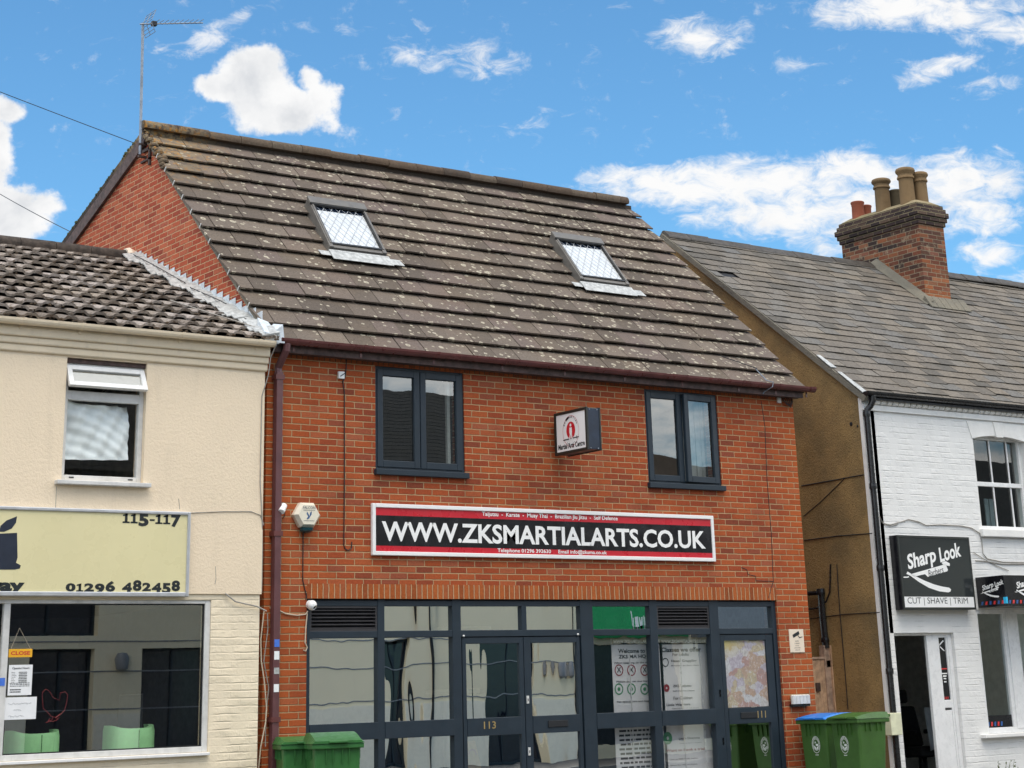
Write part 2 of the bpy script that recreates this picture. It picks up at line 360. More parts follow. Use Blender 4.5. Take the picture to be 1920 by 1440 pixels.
def glass(name, refl=1.0, base=.05, tint=(.9, .95, .93), wave=0.0, wscale=1.2, frost=0.0):
    mt = bpy.data.materials.new(name); mt.use_nodes = True; mt.node_tree.nodes.clear(); k = NT(mt.node_tree)
    g = k.n('ShaderNodeBsdfGlossy'); g.inputs['Roughness'].default_value = frost; g.inputs['Color'].default_value = (.97, .98, .95, 1)
    t = k.n('ShaderNodeBsdfTransparent'); t.inputs['Color'].default_value = rgba(tint)
    ge = k.n('ShaderNodeNewGeometry'); cs_ = k.m('ABSOLUTE', k.vm('DOT_PRODUCT', ge.outputs['True Normal'], ge.outputs['Incoming'], 1))
    fre = k.m('MULTIPLY_ADD', k.m('POWER', k.m('SUBTRACT', 1.0, cs_), 5.0), .96, .04)
    if wave:
        p = POS(k); x, y, z = k.sep(p)
        n = k.noise(k.comb(x, 0.0, k.m('MULTIPLY', z, .22)), wscale, 2, .4)
        bp = k.n('ShaderNodeBump'); bp.inputs['Strength'].default_value = 1.0; bp.inputs['Distance'].default_value = wave
        k.L.new(n, bp.inputs['Height']); k.L.new(bp.outputs[0], g.inputs['Normal'])
    f = k.m('MULTIPLY_ADD', fre, refl, base, clamp=True)
    mx = k.n('ShaderNodeMixShader'); k.L.new(f, mx.inputs[0]); k.L.new(t.outputs[0], mx.inputs[1]); k.L.new(g.outputs[0], mx.inputs[2])
    k.L.new(mx.outputs[0], k.n('ShaderNodeOutputMaterial').inputs[0])
    return mt

PAL_HOUSE = [(0, (.24, .058, .028)), (.1, (.31, .064, .025)), (.3, (.36, .072, .024)), (.55, (.40, .085, .026)), (.78, (.43, .10, .03)), (.92, (.39, .11, .05)), (1, (.29, .072, .036))]
ORG = (.48, .115, .02)
M = {}
M['brick'] = brick('brick_red', PAL_HOUSE, (.50, .32, .17), quoin=[(-.1, 1.9, ORG, .7), (7.9, 7.15, ORG, .7)], off=(.05, .02), stain=.42)
M['brick_gable'] = brick('brick_gable', [(0, (.30, .06, .032)), (.3, (.41, .08, .038)), (.6, (.47, .105, .048)), (.85, (.50, .135, .065)), (1, (.33, .08, .05))], (.62, .38, .22), off=(.03, .02), stain=.15, bh=.0665)
M['soldier'] = brick('brick_soldier', [(0, (.28, .07, .02)), (.3, (.38, .098, .024)), (.7, (.44, .118, .03)), (1, (.36, .10, .036))], (.56, .37, .21), bl=.0695, bh=.60, half=0.0, off=(.01, -2.30), stain=.1)
M['soldier_top'] = brick('brick_soldier_eaves', [(0, (.26, .07, .03)), (.4, (.36, .09, .03)), (1, (.42, .11, .035))], (.16, .08, .045), bl=.0695, bh=.60, half=0.0, off=(.01, -4.70), stain=.3)
M['brick_chim'] = brick('brick_chimney', [(0, (.20, .07, .04)), (.25, (.36, .10, .04)), (.5, (.47, .15, .05)), (.75, (.50, .20, .09)), (1, (.42, .16, .10))], (.42, .31, .19), bl=.22, bh=.073, stain=.3, soot=(6.9, 8.1, 2.1, 3.1), off=(.07, .0))
M['brick_dark'] = brick('brick_sooty', [(0, (.03, .022, .022)), (.5, (.055, .036, .034)), (1, (.12, .08, .055))], (.24, .20, .12), bl=.22, bh=.073, stain=.5, off=(.02, .0))
M['cement'] = render_coat('flaunching_cement', (.27, .22, .13), (.20, .17, .09), 40, .7, .5)
M['fillet'] = render_coat('mortar_fillet', (.20, .18, .14), (.13, .125, .105), 30, .9, .6)
M['tile'] = tile_mat('concrete_roof_tile', [(0, (.10, .08, .064)), (.35, (.135, .108, .086)), (.6, (.155, .126, .102)), (.85, (.143, .11, .096)), (1, (.175, .144, .116))], lichen=.80, lich_scale=7.4, orange=((-.05, 3.1, 8.3), 1.5))
M['ridge'] = tile_mat('ridge_tile', [(0, (.055, .042, .034)), (.5, (.10, .068, .046)), (1, (.12, .095, .07))], speck=.8, fine=30, orange=((-.05, 3.3, 8.4), 1.3), moss=.35)
M['pantile'] = tile_mat('profiled_roof_tile', [(0, (.19, .16, .135)), (.5, (.29, .25, .215)), (1, (.40, .355, .325))], moss=.85, speck=.75, fine=35, bump=.8)
M['slate'] = tile_mat('roof_slate', [(0, (.11, .102, .09)), (.3, (.155, .138, .118)), (.6, (.185, .163, .137)), (.82, (.145, .143, .138)), (1, (.215, .19, .158))], speck=.34, fine=28, bump=.3)
M['cream'] = render_coat('cream_render', (.80, .665, .49), (.775, .645, .475), 33, .38, .06, .02, streak=.10)
M['cream_smooth'] = render_coat('cream_moulding', (.76, .645, .48), (.70, .59, .43), 20, .25, .3, .01, streak=.35)
M['cream_brick'] = painted_brick('cream_painted_brick', (.80, .69, .51), .22, .073, .5, .2)
M['white_brick'] = painted_brick('white_painted_brick', (.755, .75, .725), .23, .075, .42, .9)
M['white_paint'] = plain('white_masonry_paint', (.78, .77, .735), .55, .05, 5, .2, 30, dirt=.25)
M['brown_render'] = render_coat('brown_render', (.36, .235, .095), (.19, .135, .065), 45, .8, .65, .02, spots=.7, streak=.45)
M['upvc'] = plain('white_upvc', (.76, .76, .75), .3, .04, 6, dirt=.12)
M['upvc_grey'] = plain('weathered_upvc', (.60, .595, .575), .4, .10, 8, dirt=.3)
M['anth'] = plain('anthracite_frame', (.017, .028, .040), .45, .08, 5, spec=.35)
M['anth_dark'] = plain('anthracite_rubber', (.008, .009, .011), .6)
M['louvre'] = plain('louvre_metal', (.035, .033, .036), .45)
M['maroon'] = plain('maroon_plastic', (.115, .036, .034), .32, .2, 4, dirt=.3)
M['maroon_pipe'] = plain('maroon_downpipe_plastic', (.115, .045, .048), .4, .15, 5, dirt=.2)
M['fascia'] = plain('weathered_fascia_wood', (.075, .045, .04), .7, .4, 12, .4, 40)
M['black_pl'] = plain('black_plastic', (.012, .012, .013), .3, .2)
M['dark_bracket'] = plain('rusty_steel', (.05, .03, .025), .7, .4, 20)
M['lead'] = plain('lead_sheet', (.60, .65, .69), .45, .15, 14, .3, 25, metal=.12)
M['lead_dull'] = plain('dull_lead', (.42, .43, .42), .55, .25, 18, .3, 25, metal=.2)
M['alu'] = plain('aluminium', (.55, .56, .58), .35, .08, 8, metal=.6)
M['sky_frame'] = plain('rooflight_frame', (.16, .15, .135), .45, .12, 6, metal=.3)
M['sky_dark'] = plain('rooflight_gasket', (.02, .021, .022), .5)
M['blind_sky_sheen'] = plain('blind_with_sky_white', (.60, .63, .65), .3, .06, 4, coat=.35)  # pale blind colour also paints the white sky reflected in the rooflights
M['leadline'] = plain('lead_came', (.40, .42, .44), .5)
M['buff'] = render_coat('buff_terracotta', (.20, .13, .065), (.10, .07, .04), 18, .3, .8, .01, streak=.6)
M['red_pot'] = render_coat('red_terracotta', (.33, .095, .05), (.24, .075, .045), 18, .3, .5, .01, streak=.3)
M['soot_pot'] = render_coat('sooty_terracotta', (.10, .08, .05), (.07, .06, .04), 18, .3, .4, .01)
M['bin'] = plain('green_bin_plastic', (.045, .115, .022), .42, .10, 7, .15, 220, spec=.4, dirt=.15)
M['bin2'] = plain('darker_green_bin_plastic', (.030, .135, .032), .42, .12, 7, .15, 220, spec=.4, dirt=.2)
M['bin_blue'] = plain('blue_bin_lid', (.02, .19, .62), .35, .1, 7)
M['bin_white'] = plain('white_print', (.72, .76, .72), .5, .05)
M['rubber'] = plain('black_rubber', (.014, .014, .014), .8)
M['sign_white'] = plain('white_sign_face', (.80, .80, .79), .35, .02, 3)
M['sign_red'] = plain('red_vinyl', (.52, .012, .026), .3, .06, 2.5)
M['sign_black'] = plain('black_vinyl', (.007, .007, .010), .22, .1, 3)
M['text_white'] = plain('white_lettering', (.84, .84, .82), .35, .02)
M['text_black'] = plain('black_lettering', (.012, .016, .018), .4, .1)
M['text_grey'] = plain('grey_lettering', (.2, .2, .2), .5, .05)
M['text_red'] = plain('red_lettering', (.30, .02, .03), .4, .05)
M['text_green'] = plain('green_lettering', (.06, .28, .12), .4, .05)
M['box_navy'] = plain('navy_sign_case', (.010, .020, .042), .35, .25, 8)
M['box_dark'] = plain('dark_sign_frame', (.014, .017, .014), .4, .3, 30)
M['yellow_sign'] = plain('pale_yellow_sign', (.70, .635, .37), .3, .02, 2)
M['gold'] = plain('brass_numeral', (.50, .36, .15), .35, .1, metal=.6)
M['silver'] = plain('lock_steel', (.72, .72, .70), .3, .05, metal=.3)
M['alarm'] = plain('cream_alarm_plastic', (.74, .69, .56), .35, .04)
M['alarm_blue'] = plain('dark_strobe_lens', (.01, .05, .06), .15)
M['hawk'] = plain('blue_print', (.03, .09, .22), .4)
M['cctv_board'] = plain('cream_notice', (.78, .66, .52), .45, .03)
M['cable_black'] = plain('black_cable', (.012, .012, .014), .5)
M['cable_grey'] = plain('grey_cable', (.30, .28, .25), .6, .2, 12)
M['cable_cream'] = plain('cream_cable', (.52, .44, .33), .5, .1)
M['galv'] = plain('galvanised_steel', (.22, .25, .29), .45, .2, 12, metal=.5)
M['wood'] = plain('weathered_gate_wood', (.48, .31, .19), .75, .25, 11, .5, 30)
M['wood2'] = plain('grey_brown_post_wood', (.36, .25, .18), .8, .3, 14, .5, 30)
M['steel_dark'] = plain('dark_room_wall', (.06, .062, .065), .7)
M['room'] = plain('shop_interior_paint', (.17, .17, .165), .8)
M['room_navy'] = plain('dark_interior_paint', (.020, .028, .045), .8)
M['room_light'] = plain('pale_interior_paint', (.5, .49, .46), .8)
M['chair'] = plain('mint_green_leather', (.46, .93, .44), .4, .08, 6, coat=.1)
M['paper'] = plain('white_paper', (.78, .79, .80), .6, .03)
M['poster'] = plain('poster_paper', (.80, .80, .79), .5, .03)
M['orange_sign'] = plain('yellow_orange_board', (.80, .42, .02), .4, .05)
M['sticker_blue'] = plain('blue_sticker', (.06, .17, .62), .4)
M['cyan'] = plain('cyan_sticker', (.02, .42, .70), .4)
M['barber_red'] = plain('barber_red_stripe', (.60, .03, .03), .4)
M['barber_blue'] = plain('barber_blue_stripe', (.03, .10, .30), .4)
M['asphalt'] = render_coat('asphalt', (.055, .055, .057), (.045, .045, .047), 90, .6, .2, .01)
M['paving'] = brick('concrete_paving', [(0, (.30, .29, .27)), (1, (.36, .35, .33))], (.16, .155, .15), bl=.6, bh=.6, mj=.012, bumpd=.004)
M['kerb'] = render_coat('concrete_kerb', (.34, .33, .31), (.28, .27, .26), 60, .4, .3)
M['line_white'] = plain('road_paint_white', (.7, .7, .68), .7, .1)
M['line_yellow'] = plain('road_paint_yellow', (.6, .42, .05), .7, .1)
M['opp_wall'] = render_coat('opposite_cream_render', (.90, .80, .58), (.87, .77, .56), 40, .3, .08)
M['opp_taupe'] = render_coat('opposite_band_render', (.52, .48, .38), (.5, .46, .36), 40, .3, .1)
M['opp_glass'] = plain('opposite_dark_glazing', (.010, .016, .030), .12, .1)
M['opp_slate'] = tile_mat('opposite_slate', [(0, (.055, .06, .062)), (1, (.07, .075, .078))], speck=.1)
M['opp_brown'] = tile_mat('opposite_brown_tile', [(0, (.10, .075, .055)), (1, (.14, .10, .08))], speck=.2)
M['opp_green'] = plain('green_shop_fascia', (.005, .30, .075), .3, .05, 2)
M['opp_grey'] = plain('grey_metal', (.22, .23, .25), .4, .1)
M['g_shop'] = glass('shopfront_glass', 2.5, .62, wave=.0045, wscale=2.0)
M['g_left'] = glass('tinted_shop_glass', 1.6, .21, tint=(1, 1, .99), wave=.0015, wscale=.9)
M['g_win'] = glass('window_glass', 1.6, .14, tint=(.75, .8, .8), wave=.003, wscale=1.5)
M['g_shop2'] = glass('clear_shopfront_glass', 2.0, .24, tint=(1, 1, 1), wave=.004, wscale=2.0)
M['g_clear'] = glass('clear_window_glass', 1.0, .03, tint=(1, 1, 1), wave=.001)
M['g_right'] = glass('old_window_glass', 1.3, .05, tint=(.7, .76, .76), wave=.003, wscale=1.3)

# ------------------------------------------------------------------ lettering
_tc = {}
def glyphs(s, bold=0.0, shear=0.0):
    key = (s, bold, shear)
    if key not in _tc:
        cu = bpy.data.curves.new('lettering', 'FONT'); cu.body = s; cu.offset = bold; cu.shear = shear; cu.fill_mode = 'FRONT'; cu.resolution_u = 3
        ob = bpy.data.objects.new('lettering', cu); COL.objects.link(ob)
        dg = bpy.context.evaluated_depsgraph_get(); dg.update()
        me = bpy.data.meshes.new_from_object(ob.evaluated_get(dg))
        vs = [tuple(v.co) for v in me.vertices]; fs = [tuple(p.vertices) for p in me.polygons]
        bpy.data.objects.remove(ob); bpy.data.curves.remove(cu); bpy.data.meshes.remove(me)
        _tc[key] = (vs, fs)
    return _tc[key]
def letter(mb, s, O, U, V, width=None, height=None, bold=0.0, shear=0.0, rot=0.0, anchor='l'):
    """adds lettering to mb: O = lower-left point, U/V = unit axes, fitted to width and/or cap height"""
    vs, fs = glyphs(s, bold, shear)
    x0 = min(v[0] for v in vs); x1 = max(v[0] for v in vs); y0 = min(v[1] for v in vs); y1 = max(v[1] for v in vs)
    ky = height / (y1 - y0) if height else None; kx = width / (x1 - x0) if width else None
    kx = kx or ky; ky = ky or kx
    O = Vector(O); U = Vector(U); V = Vector(V); wd_ = (x1 - x0) * kx
    ax = {'l': 0, 'c': -wd_ / 2, 'r': -wd_}[anchor]
    c, s_ = math.cos(rot), math.sin(rot); b = len(mb.v)
    if not getattr(mb, 'whole', False): mb.marks.append((b, len(mb.f)))
    for v in vs:
        a = (v[0] - x0) * kx + ax; d = (v[1] - y0) * ky
        mb.v.append(tuple(O + U * (a * c - d * s_) + V * (a * s_ + d * c)))
    for f in fs: mb.face([b + i for i in f])
    return mb
UX, UZ = Vector((1, 0, 0)), Vector((0, 0, 1))
def front_text(name, s, u0, v0, u1, v1, y, mat, parent, bold=0.0, shear=0.0, extra=None):
    """text whose ink box spans pixel corners (u0,v0) top-left .. (u1,v1) bottom-right of the photo on plane y"""
    xa, za = W(u0, v1, y); xb, _ = W(u1, v1, y); _, zt = W(u0, v0, y)
    mb = MB(); letter(mb, s, (xa, y, za), UX, UZ, xb - xa, zt - za, bold, shear)
    if extra: extra(mb, xa, xb, za, zt)
    return mb.build(name, mat, parent, normals=False)
def blocks(mb, x0, x1, z0, z1, y, rows, cols=None, gap=.45, rng=random):
    """rows of small print too small to read: short dashes of ink"""
    h = (z1 - z0) / rows
    for r_ in range(rows):
        x = x0 + rng.random() * .04 * (x1 - x0); zc = z1 - (r_ + .5) * h
        while x < x1 - .01 * (x1 - x0):
            wd_ = (x1 - x0) * (.05 + .12 * rng.random())
            mb.poly([(x, y, zc - h * gap / 2), (min(x + wd_, x1), y, zc - h * gap / 2), (min(x + wd_, x1), y, zc + h * gap / 2), (x, y, zc + h * gap / 2)])
            x += wd_ + (x1 - x0) * .025

# wall with rectangular openings (front at y0, thickness to y1)
def wall(mb, x0, x1, z0, z1, y0, y1, holes):
    xs = sorted({x0, x1, *[h[0] for h in holes], *[h[1] for h in holes]}); zs = sorted({z0, z1, *[h[2] for h in holes], *[h[3] for h in holes]})
    for a, b in zip(xs, xs[1:]):
        for c, d in zip(zs, zs[1:]):
            cx, cz = (a + b) / 2, (c + d) / 2
            if any(h[0] < cx < h[1] and h[2] < cz < h[3] for h in holes): continue
            mb.poly([(a, y0, c), (b, y0, c), (b, y0, d), (a, y0, d)]); mb.poly([(a, y1, d), (b, y1, d), (b, y1, c), (a, y1, c)])
    for h in holes + [(x0, x1, z0, z1)]:
        a, b, c, d = h
        mb.poly([(a, y0, c), (a, y1, c), (a, y1, d), (a, y0, d)]); mb.poly([(b, y0, c), (b, y0, d), (b, y1, d), (b, y1, c)])
        mb.poly([(a, y0, c), (b, y0, c), (b, y1, c), (a, y1, c)]); mb.poly([(a, y0, d), (a, y1, d), (b, y1, d), (b, y0, d)])
    return mb
def frame(mb, x0, x1, z0, z1, t, y0, y1, tb=None, tt=None):
    tb = t if tb is None else tb; tt = t if tt is None else tt
    mb.box(x0, x0 + t, y0, y1, z0, z1); mb.box(x1 - t, x1, y0, y1, z0, z1)
    mb.box(x0 + t, x1 - t, y0, y1, z0, z0 + tb); mb.box(x0 + t, x1 - t, y0, y1, z1 - tt, z1)
    return mb
def pane(name, x0, x1, z0, z1, y, mat, parent):
    mb = MB(); mb.poly([(x0, y, z0), (x1, y, z0), (x1, y, z1), (x0, y, z1)]); return mb.build(name, mat, parent, normals=False)
def room(name, x0, x1, y0, y1, z0, z1, mat, parent):
    mb = MB(); mb.poly([(x0, y1, z0), (x1, y1, z0), (x1, y1, z1), (x0, y1, z1)]); mb.poly([(x0, y0, z0), (x0, y1, z0), (x0, y1, z1), (x0, y0, z1)])
    mb.poly([(x1, y0, z0), (x1, y0, z1), (x1, y1, z1), (x1, y1, z0)]); mb.poly([(x0, y0, z0), (x1, y0, z0), (x1, y1, z0), (x0, y1, z0)]); mb.poly([(x0, y0, z1), (x0, y1, z1), (x1, y1, z1), (x1, y0, z1)])
    return mb.build(name, mat, parent, normals=False)

# ================================================================== GROUND
structure(MB().poly([(-300, -400, -.13), (300, -400, -.13), (300, 300, -.13), (-300, 300, -.13)]).build('road', M['asphalt'], normals=False))
structure(MB().box(-60, 60, -2.4, 12, -.2, 0).build('pavement', M['paving']))
structure(MB().box(-60, 60, -21.0, -16.6, -.2, 0).build('opposite_pavement', M['paving']))
kb = MB()
for i in range(-40, 50):
    kb.box(i * .91, i * .91 + .9, -2.53, -2.41, -.2, .0); kb.box(i * .91, i * .91 + .9, -16.59, -16.47, -.2, .0)
structure(kb.build('kerb', M['kerb'], bevel=.012))
mk = MB(); 
for i in range(-8, 10): mk.box(i * 6, i * 6 + 4, -9.55, -9.45, -.13, -.126)
structure(mk.build('road_centre_line', M['line_white']))
structure(MB().box(-60, 60, -2.85, -2.75, -.13, -.126).box(-60, 60, -3.05, -2.95, -.13, -.126).build('road_edge_lines', M['line_yellow']))

# ================================================================== BRICK HOUSE
H = thing('brick_house', (3.9, 0, 0), 'red brick shop with flats above, brown tiled roof, two rooflights and dark grey shopfront', 'building')
SX0, SX1, SZ = .49, 7.257, 2.44
WN = [(1.345, 2.545, 3.785, 4.957), (5.26, 6.46, 3.785, 4.957)]
wall(MB(), -.02, 7.8, 0, 5.12, 0, .25, [(SX0, SX1, 0, SZ)] + WN).build('front_wall', M['brick'], H)
def gable(x): return [(x, .251, 0), (x, 8, 0), (x, 8, 6.36), (x, 3.265, 8.25), (x, .251, 5.405)]
MB().prism(gable(-.02), (.2, 0, 0)).build('gable_wall', M['brick_gable'], H)
MB().prism(gable(7.6), (.2, 0, 0)).build('gable_wall', M['brick_gable'], H)
MB().box(.18, 7.6, 7.8, 8, 0, 6.4).build('rear_wall', M['brick_gable'], H)
MB().box(SX0, SX1, -.004, .06, 2.437, 2.588).build('soldier_course', M['soldier'], H)
MB().box(-.024, 7.804, -.005, .05, 4.955, 5.11).build('soldier_course', M['soldier_top'], H)
MB().box(.25, 7.55, .3, 6, 2.62, 2.85).build('upper_floor', M['room'], H)
# settlement crack and movement joint in the brickwork
MB().tube([(wx(u, v), -.001, wz(u, v)) for u, v in ((1390, 1064), (1400, 1068), (1402, 1077), (1416, 1080), (1417, 1089), (1450, 1090))], .0045, 5).build('wall_crack', M['anth_dark'], H)
MB().tube([(wx(u, v), -.001, wz(u, v)) for u, v in ((1427, 752), (1434, 800), (1438, 900), (1446, 1000), (1449, 1075), (1450, 1090), (1440, 1122))], .005, 5).build('movement_joint', M['anth_dark'], H)
# ---- roof
PIT = R(43.34); cP, sP = math.cos(PIT), math.sin(PIT); RY0, RZ0 = -.175, 5.118
def RP(x, s, n=0.0): return Vector((x, RY0 + s * cP - n * sP, RZ0 + s * sP + n * cP))
RL = (3.275 - RY0) / cP; NCO = 14; GA = RL / NCO; XV0, XV1 = -.065, 7.93
def tslab(mb, xa, xb, s0, s1, n0, n1, th, P=RP, jx=0.0, ja=None):
    ja = jx if ja is None else ja
    mb.hexa([P(xa, s0, n0 - th), P(xb, s0, n0 - th), P(xb + jx, s1, n1 - th), P(xa + ja, s1, n1 - th), P(xa, s0, n0), P(xb, s0, n0), P(xb + jx, s1, n1), P(xa + ja, s1, n1)])
rng = random.Random(3)
SK = [(1.545, .815, 2.14, 3.26), (5.385, .84, 2.13, 3.24)]        # rooflights: x, width, slope from/to
tb = MB(); TW = .333
for c in range(NCO):
    s0 = c * GA; s1 = min(s0 + GA + .06, RL); x = XV0 - (TW / 2 if c % 2 else 0)
    while x < XV1 - .01:
        xa, xb = max(x, XV0), min(x + TW, XV1); tb.r = rng.random(); j = rng.uniform(-.004, .004); g_ = rng.choice((.004, .005, .006, .009, .013))
        if xb - xa > .03:
            n0 = rng.uniform(-.003, .003); sj = rng.uniform(-.006, .006)
            tslab(tb, xa + g_ / 2, xb - g_ / 2, s0 + sj, s1, n0 + j, n0 - .058, .021, RP, .055 if xb < XV1 else 0, .055 if xa > XV0 else 0)
        x += TW
roof = tb.build('roof', M['tile'], H)
MB().prism([RP(XV0 + .03, 0, -.06), RP(XV1 - .03, 0, -.06), RP(XV1 - .03, RL, -.06), RP(XV0 + .03, RL, -.06)], (0, 0, -.02)).build('roof_underlay', M['anth_dark'], roof)
rs = (6.42 + .0 - 8.36) / (8.15 - 3.27)
MB().hexa([(XV0, 3.27, 8.30), (XV1, 3.27, 8.30), (XV1, 8.2, 6.36), (XV0, 8.2, 6.36), (XV0, 3.27, 8.365), (XV1, 3.27, 8.365), (XV1, 8.2, 6.425), (XV0, 8.2, 6.425)]).build('rear_roof', M['ridge'], H)
rb = MB(); x = XV0 - .01; k_ = 0
while x < XV1 - .15:
    xe = min(x + .455, XV1 - .10); rb.r = rng.random(); dz = rng.uniform(-.006, .006); r_ = .092 + rng.uniform(-.006, .006)
    prof = [(3.275 + r_ * math.cos(a), 8.40 + dz + .92 * r_ * math.sin(a)) for a in [R(q) for q in (-32, -5, 22, 50, 75, 100, 125, 150, 180, 205)]]
    rb.prism([(x + .003, py, pz) for py, pz in prof], (xe - x - .006, 0, 0)); x = xe
rb.build('ridge_tiles', M['ridge'], roof, smooth=True)
vg = MB(); vg.hexa([RP(-.052, -.01, -.085), RP(-.022, -.01, -.085), RP(-.022, RL, -.085), RP(-.052, RL, -.085), RP(-.052, -.01, -.05), RP(-.022, -.01, -.05), RP(-.022, RL, -.05), RP(-.052, RL, -.05)])
vg.build('verge_strip', M['fillet'], H)
MB().hexa([RP(7.802, 0, -.12), RP(7.85, 0, -.12), RP(7.85, RL, -.12), RP(7.802, RL, -.12), RP(7.802, 0, -.064), RP(7.85, 0, -.064), RP(7.85, RL, -.064), RP(7.802, RL, -.064)]).build('verge_strip', M['fascia'], H)
bz = lambda y: 8.33 - (y - 3.27) * .397
bb = MB(); bb.prism([(-.066, 3.15, 8.28), (-.066, 3.27, bz(3.27) - .03), (-.066, 8.1, bz(8.1) - .03), (-.066, 8.1, bz(8.1) - .21), (-.066, 3.3, bz(3.3) - .20)], (.042, 0, 0)); bb.build('barge_board', M['fascia'], H)
ms = MB()
for i in range(70):
    y = 3.5 + i * .062 + rng.uniform(-.02, .02); ms.r = rng.random()
    r_ = rng.uniform(.012, .03); ms.lathe([(r_, -.01), (r_ * .8, r_ * .5), (.004, r_ * .9)], (-.055 + rng.uniform(-.01, .01), y, bz(y) + .03), n=6)
ms.build('moss', plain('roof_moss', (.045, .06, .022), .95, .4, 30, .6, 60), H)['kind'] = 'stuff'
for c in range(1, NCO - 1):
    MB().hexa([RP(-.075, c * GA + .02, -.068), RP(-.066, c * GA + .02, -.068), RP(-.066, c * GA + .034, -.068), RP(-.075, c * GA + .034, -.068), RP(-.075, c * GA + .02, -.004), RP(-.066, c * GA + .02, -.004), RP(-.066, c * GA + .034, -.004), RP(-.075, c * GA + .034, -.004)]).build('verge_clip', M['upvc_grey'], H)
mo = MB()
for i in range(46):                                        # mortar bedding crumbling at the top of the verge
    s_ = RL * rng.uniform(.80, .995); r_ = rng.uniform(.02, .05); p = RP(-.05 + rng.uniform(-.02, .05), s_, rng.uniform(-.06, .0)); mo.r = rng.random()
    mo.lathe([(r_, -r_ * .6), (r_ * 1.05, 0), (r_ * .5, r_ * .5)], p, n=6)
mo.build('verge_mortar', M['ridge'], roof)['kind'] = 'stuff'
# ---- rooflights
def rooflight(x0, wd_, s0, s1):
    sh = .13; t = .055; n0, n1 = .06, .10
    def Q(u, v, n=0.0):                   # u across 0..wd, v up 0..1
        return RP(x0 + u + sh * v, s0 + (s1 - s0) * v, n0 + (n1 - n0) * v + n)
    f = MB(); L = s1 - s0
    def bar(u0, u1, v0, v1, na, nb): f.hexa([Q(u0, v0, na), Q(u1, v0, na), Q(u1, v1, na), Q(u0, v1, na), Q(u0, v0, nb), Q(u1, v0, nb), Q(u1, v1, nb), Q(u0, v1, nb)])
    bar(0, t, 0, 1, -.14, .0); bar(wd_ - t, wd_, 0, 1, -.14, .0); bar(t, wd_ - t, 0, .07, -.14, -.012); bar(t, wd_ - t, .92, 1, -.14, .0)
    bar(.018, t - .014, .06, .86, 0, .012); bar(wd_ - t + .014, wd_ - .018, .06, .86, 0, .012)
    o = f.build('rooflight', M['sky_frame'], H, bevel=.004)
    f = MB(); bar(-.012, wd_ + .012, .87, 1.005, -.005, .03); f.build('hood', M['sky_frame'], o, bevel=.004)
    f = MB(); bar(.0, wd_, -.055, -.002, -.14, -.03); bar(t - .01, wd_ - t + .01, .055, .082, -.01, .004); bar(t - .012, t, .07, .88, -.02, .0045); bar(wd_ - t, wd_ - t + .012, .07, .88, -.02, .0045); bar(.0, wd_, .855, .872, -.01, .02); f.build('gasket', M['sky_dark'], o)
    f = MB(); f.poly([Q(t, .07, -.03), Q(wd_ - t, .07, -.03), Q(wd_ - t, .80, -.03), Q(t, .80, -.03)]); f.build('blind_sky_sheen', M['blind_sky_sheen'], o, normals=False)  # opaque pale sheet: blind and painted sky reflection in one
    f = MB(); f.poly([Q(t, .80, -.028), Q(wd_ - t, .80, -.028), Q(wd_ - t, .88, -.028), Q(t, .88, -.028)]); f.build('glass_pane', M['opp_glass'], o, normals=False)
    f = MB(); ua, ub = t, wd_ - t; va, vb = .075, .87; Wd = ub - ua
    def lead(p, q, r_): f.tube([Q(*p, -.024), Q(*q, -.024)], r_, 4, False)
    for i in range(-4, 7):                 # diagonal lead cames
        a = i / 6
        pts = []
        for t_ in [j / 40 for j in range(41)]:
            u = ua + Wd * (a + t_ * .72); v = va + (vb - va) * t_
            if ua <= u <= ub: pts.append((u, v))
        if len(pts) > 3: lead(pts[0], pts[-1], .0045)
    for i in range(0, 12):
        a = i / 7.5
        pts = []
        for t_ in [j / 40 for j in range(41)]:
            u = ua + Wd * (a - t_ * .62); v = va + (vb - va) * t_
            if ua <= u <= ub: pts.append((u, v))
        if len(pts) > 3: lead(pts[0], pts[-1], .0022)
    f.build('lead_lattice', M['leadline'], o)
    f = MB(); f.hexa([RP(x0 - .02, s0 - .22, .010), RP(x0 + wd_ + .02, s0 - .22, .010), RP(x0 + wd_ + .02, s0 - .03, .014), RP(x0 - .02, s0 - .03, .014), RP(x0 - .02, s0 - .22, .016), RP(x0 + wd_ + .02, s0 - .22, .016), RP(x0 + wd_ + .02, s0 - .03, .03), RP(x0 - .02, s0 - .03, .03)])
    f.build('lead_apron', M['lead_dull'], o)
    f = MB(); f.hexa([RP(x0 + wd_ + .025, s0 - .19, .009), RP(x0 + wd_ + .19, s0 - .19, .009), RP(x0 + wd_ + .17, s0 - .06, .009), RP(x0 + wd_ + .025, s0 - .06, .009), RP(x0 + wd_ + .025, s0 - .19, .014), RP(x0 + wd_ + .19, s0 - .19, .014), RP(x0 + wd_ + .17, s0 - .06, .014), RP(x0 + wd_ + .025, s0 - .06, .014)])
    f.build('side_flashing', M['lead_dull'], o); f = MB()
    f.hexa([RP(x0 - .16, s0 - .15, .009), RP(x0 - .025, s0 - .15, .009), RP(x0 - .025, s0 - .05, .009), RP(x0 - .17, s0 - .05, .009), RP(x0 - .16, s0 - .15, .014), RP(x0 - .025, s0 - .15, .014), RP(x0 - .025, s0 - .05, .014), RP(x0 - .17, s0 - .05, .014)])
    f.build('side_flashing', M['lead_dull'], o)
    return o
for a in SK: rooflight(*a)
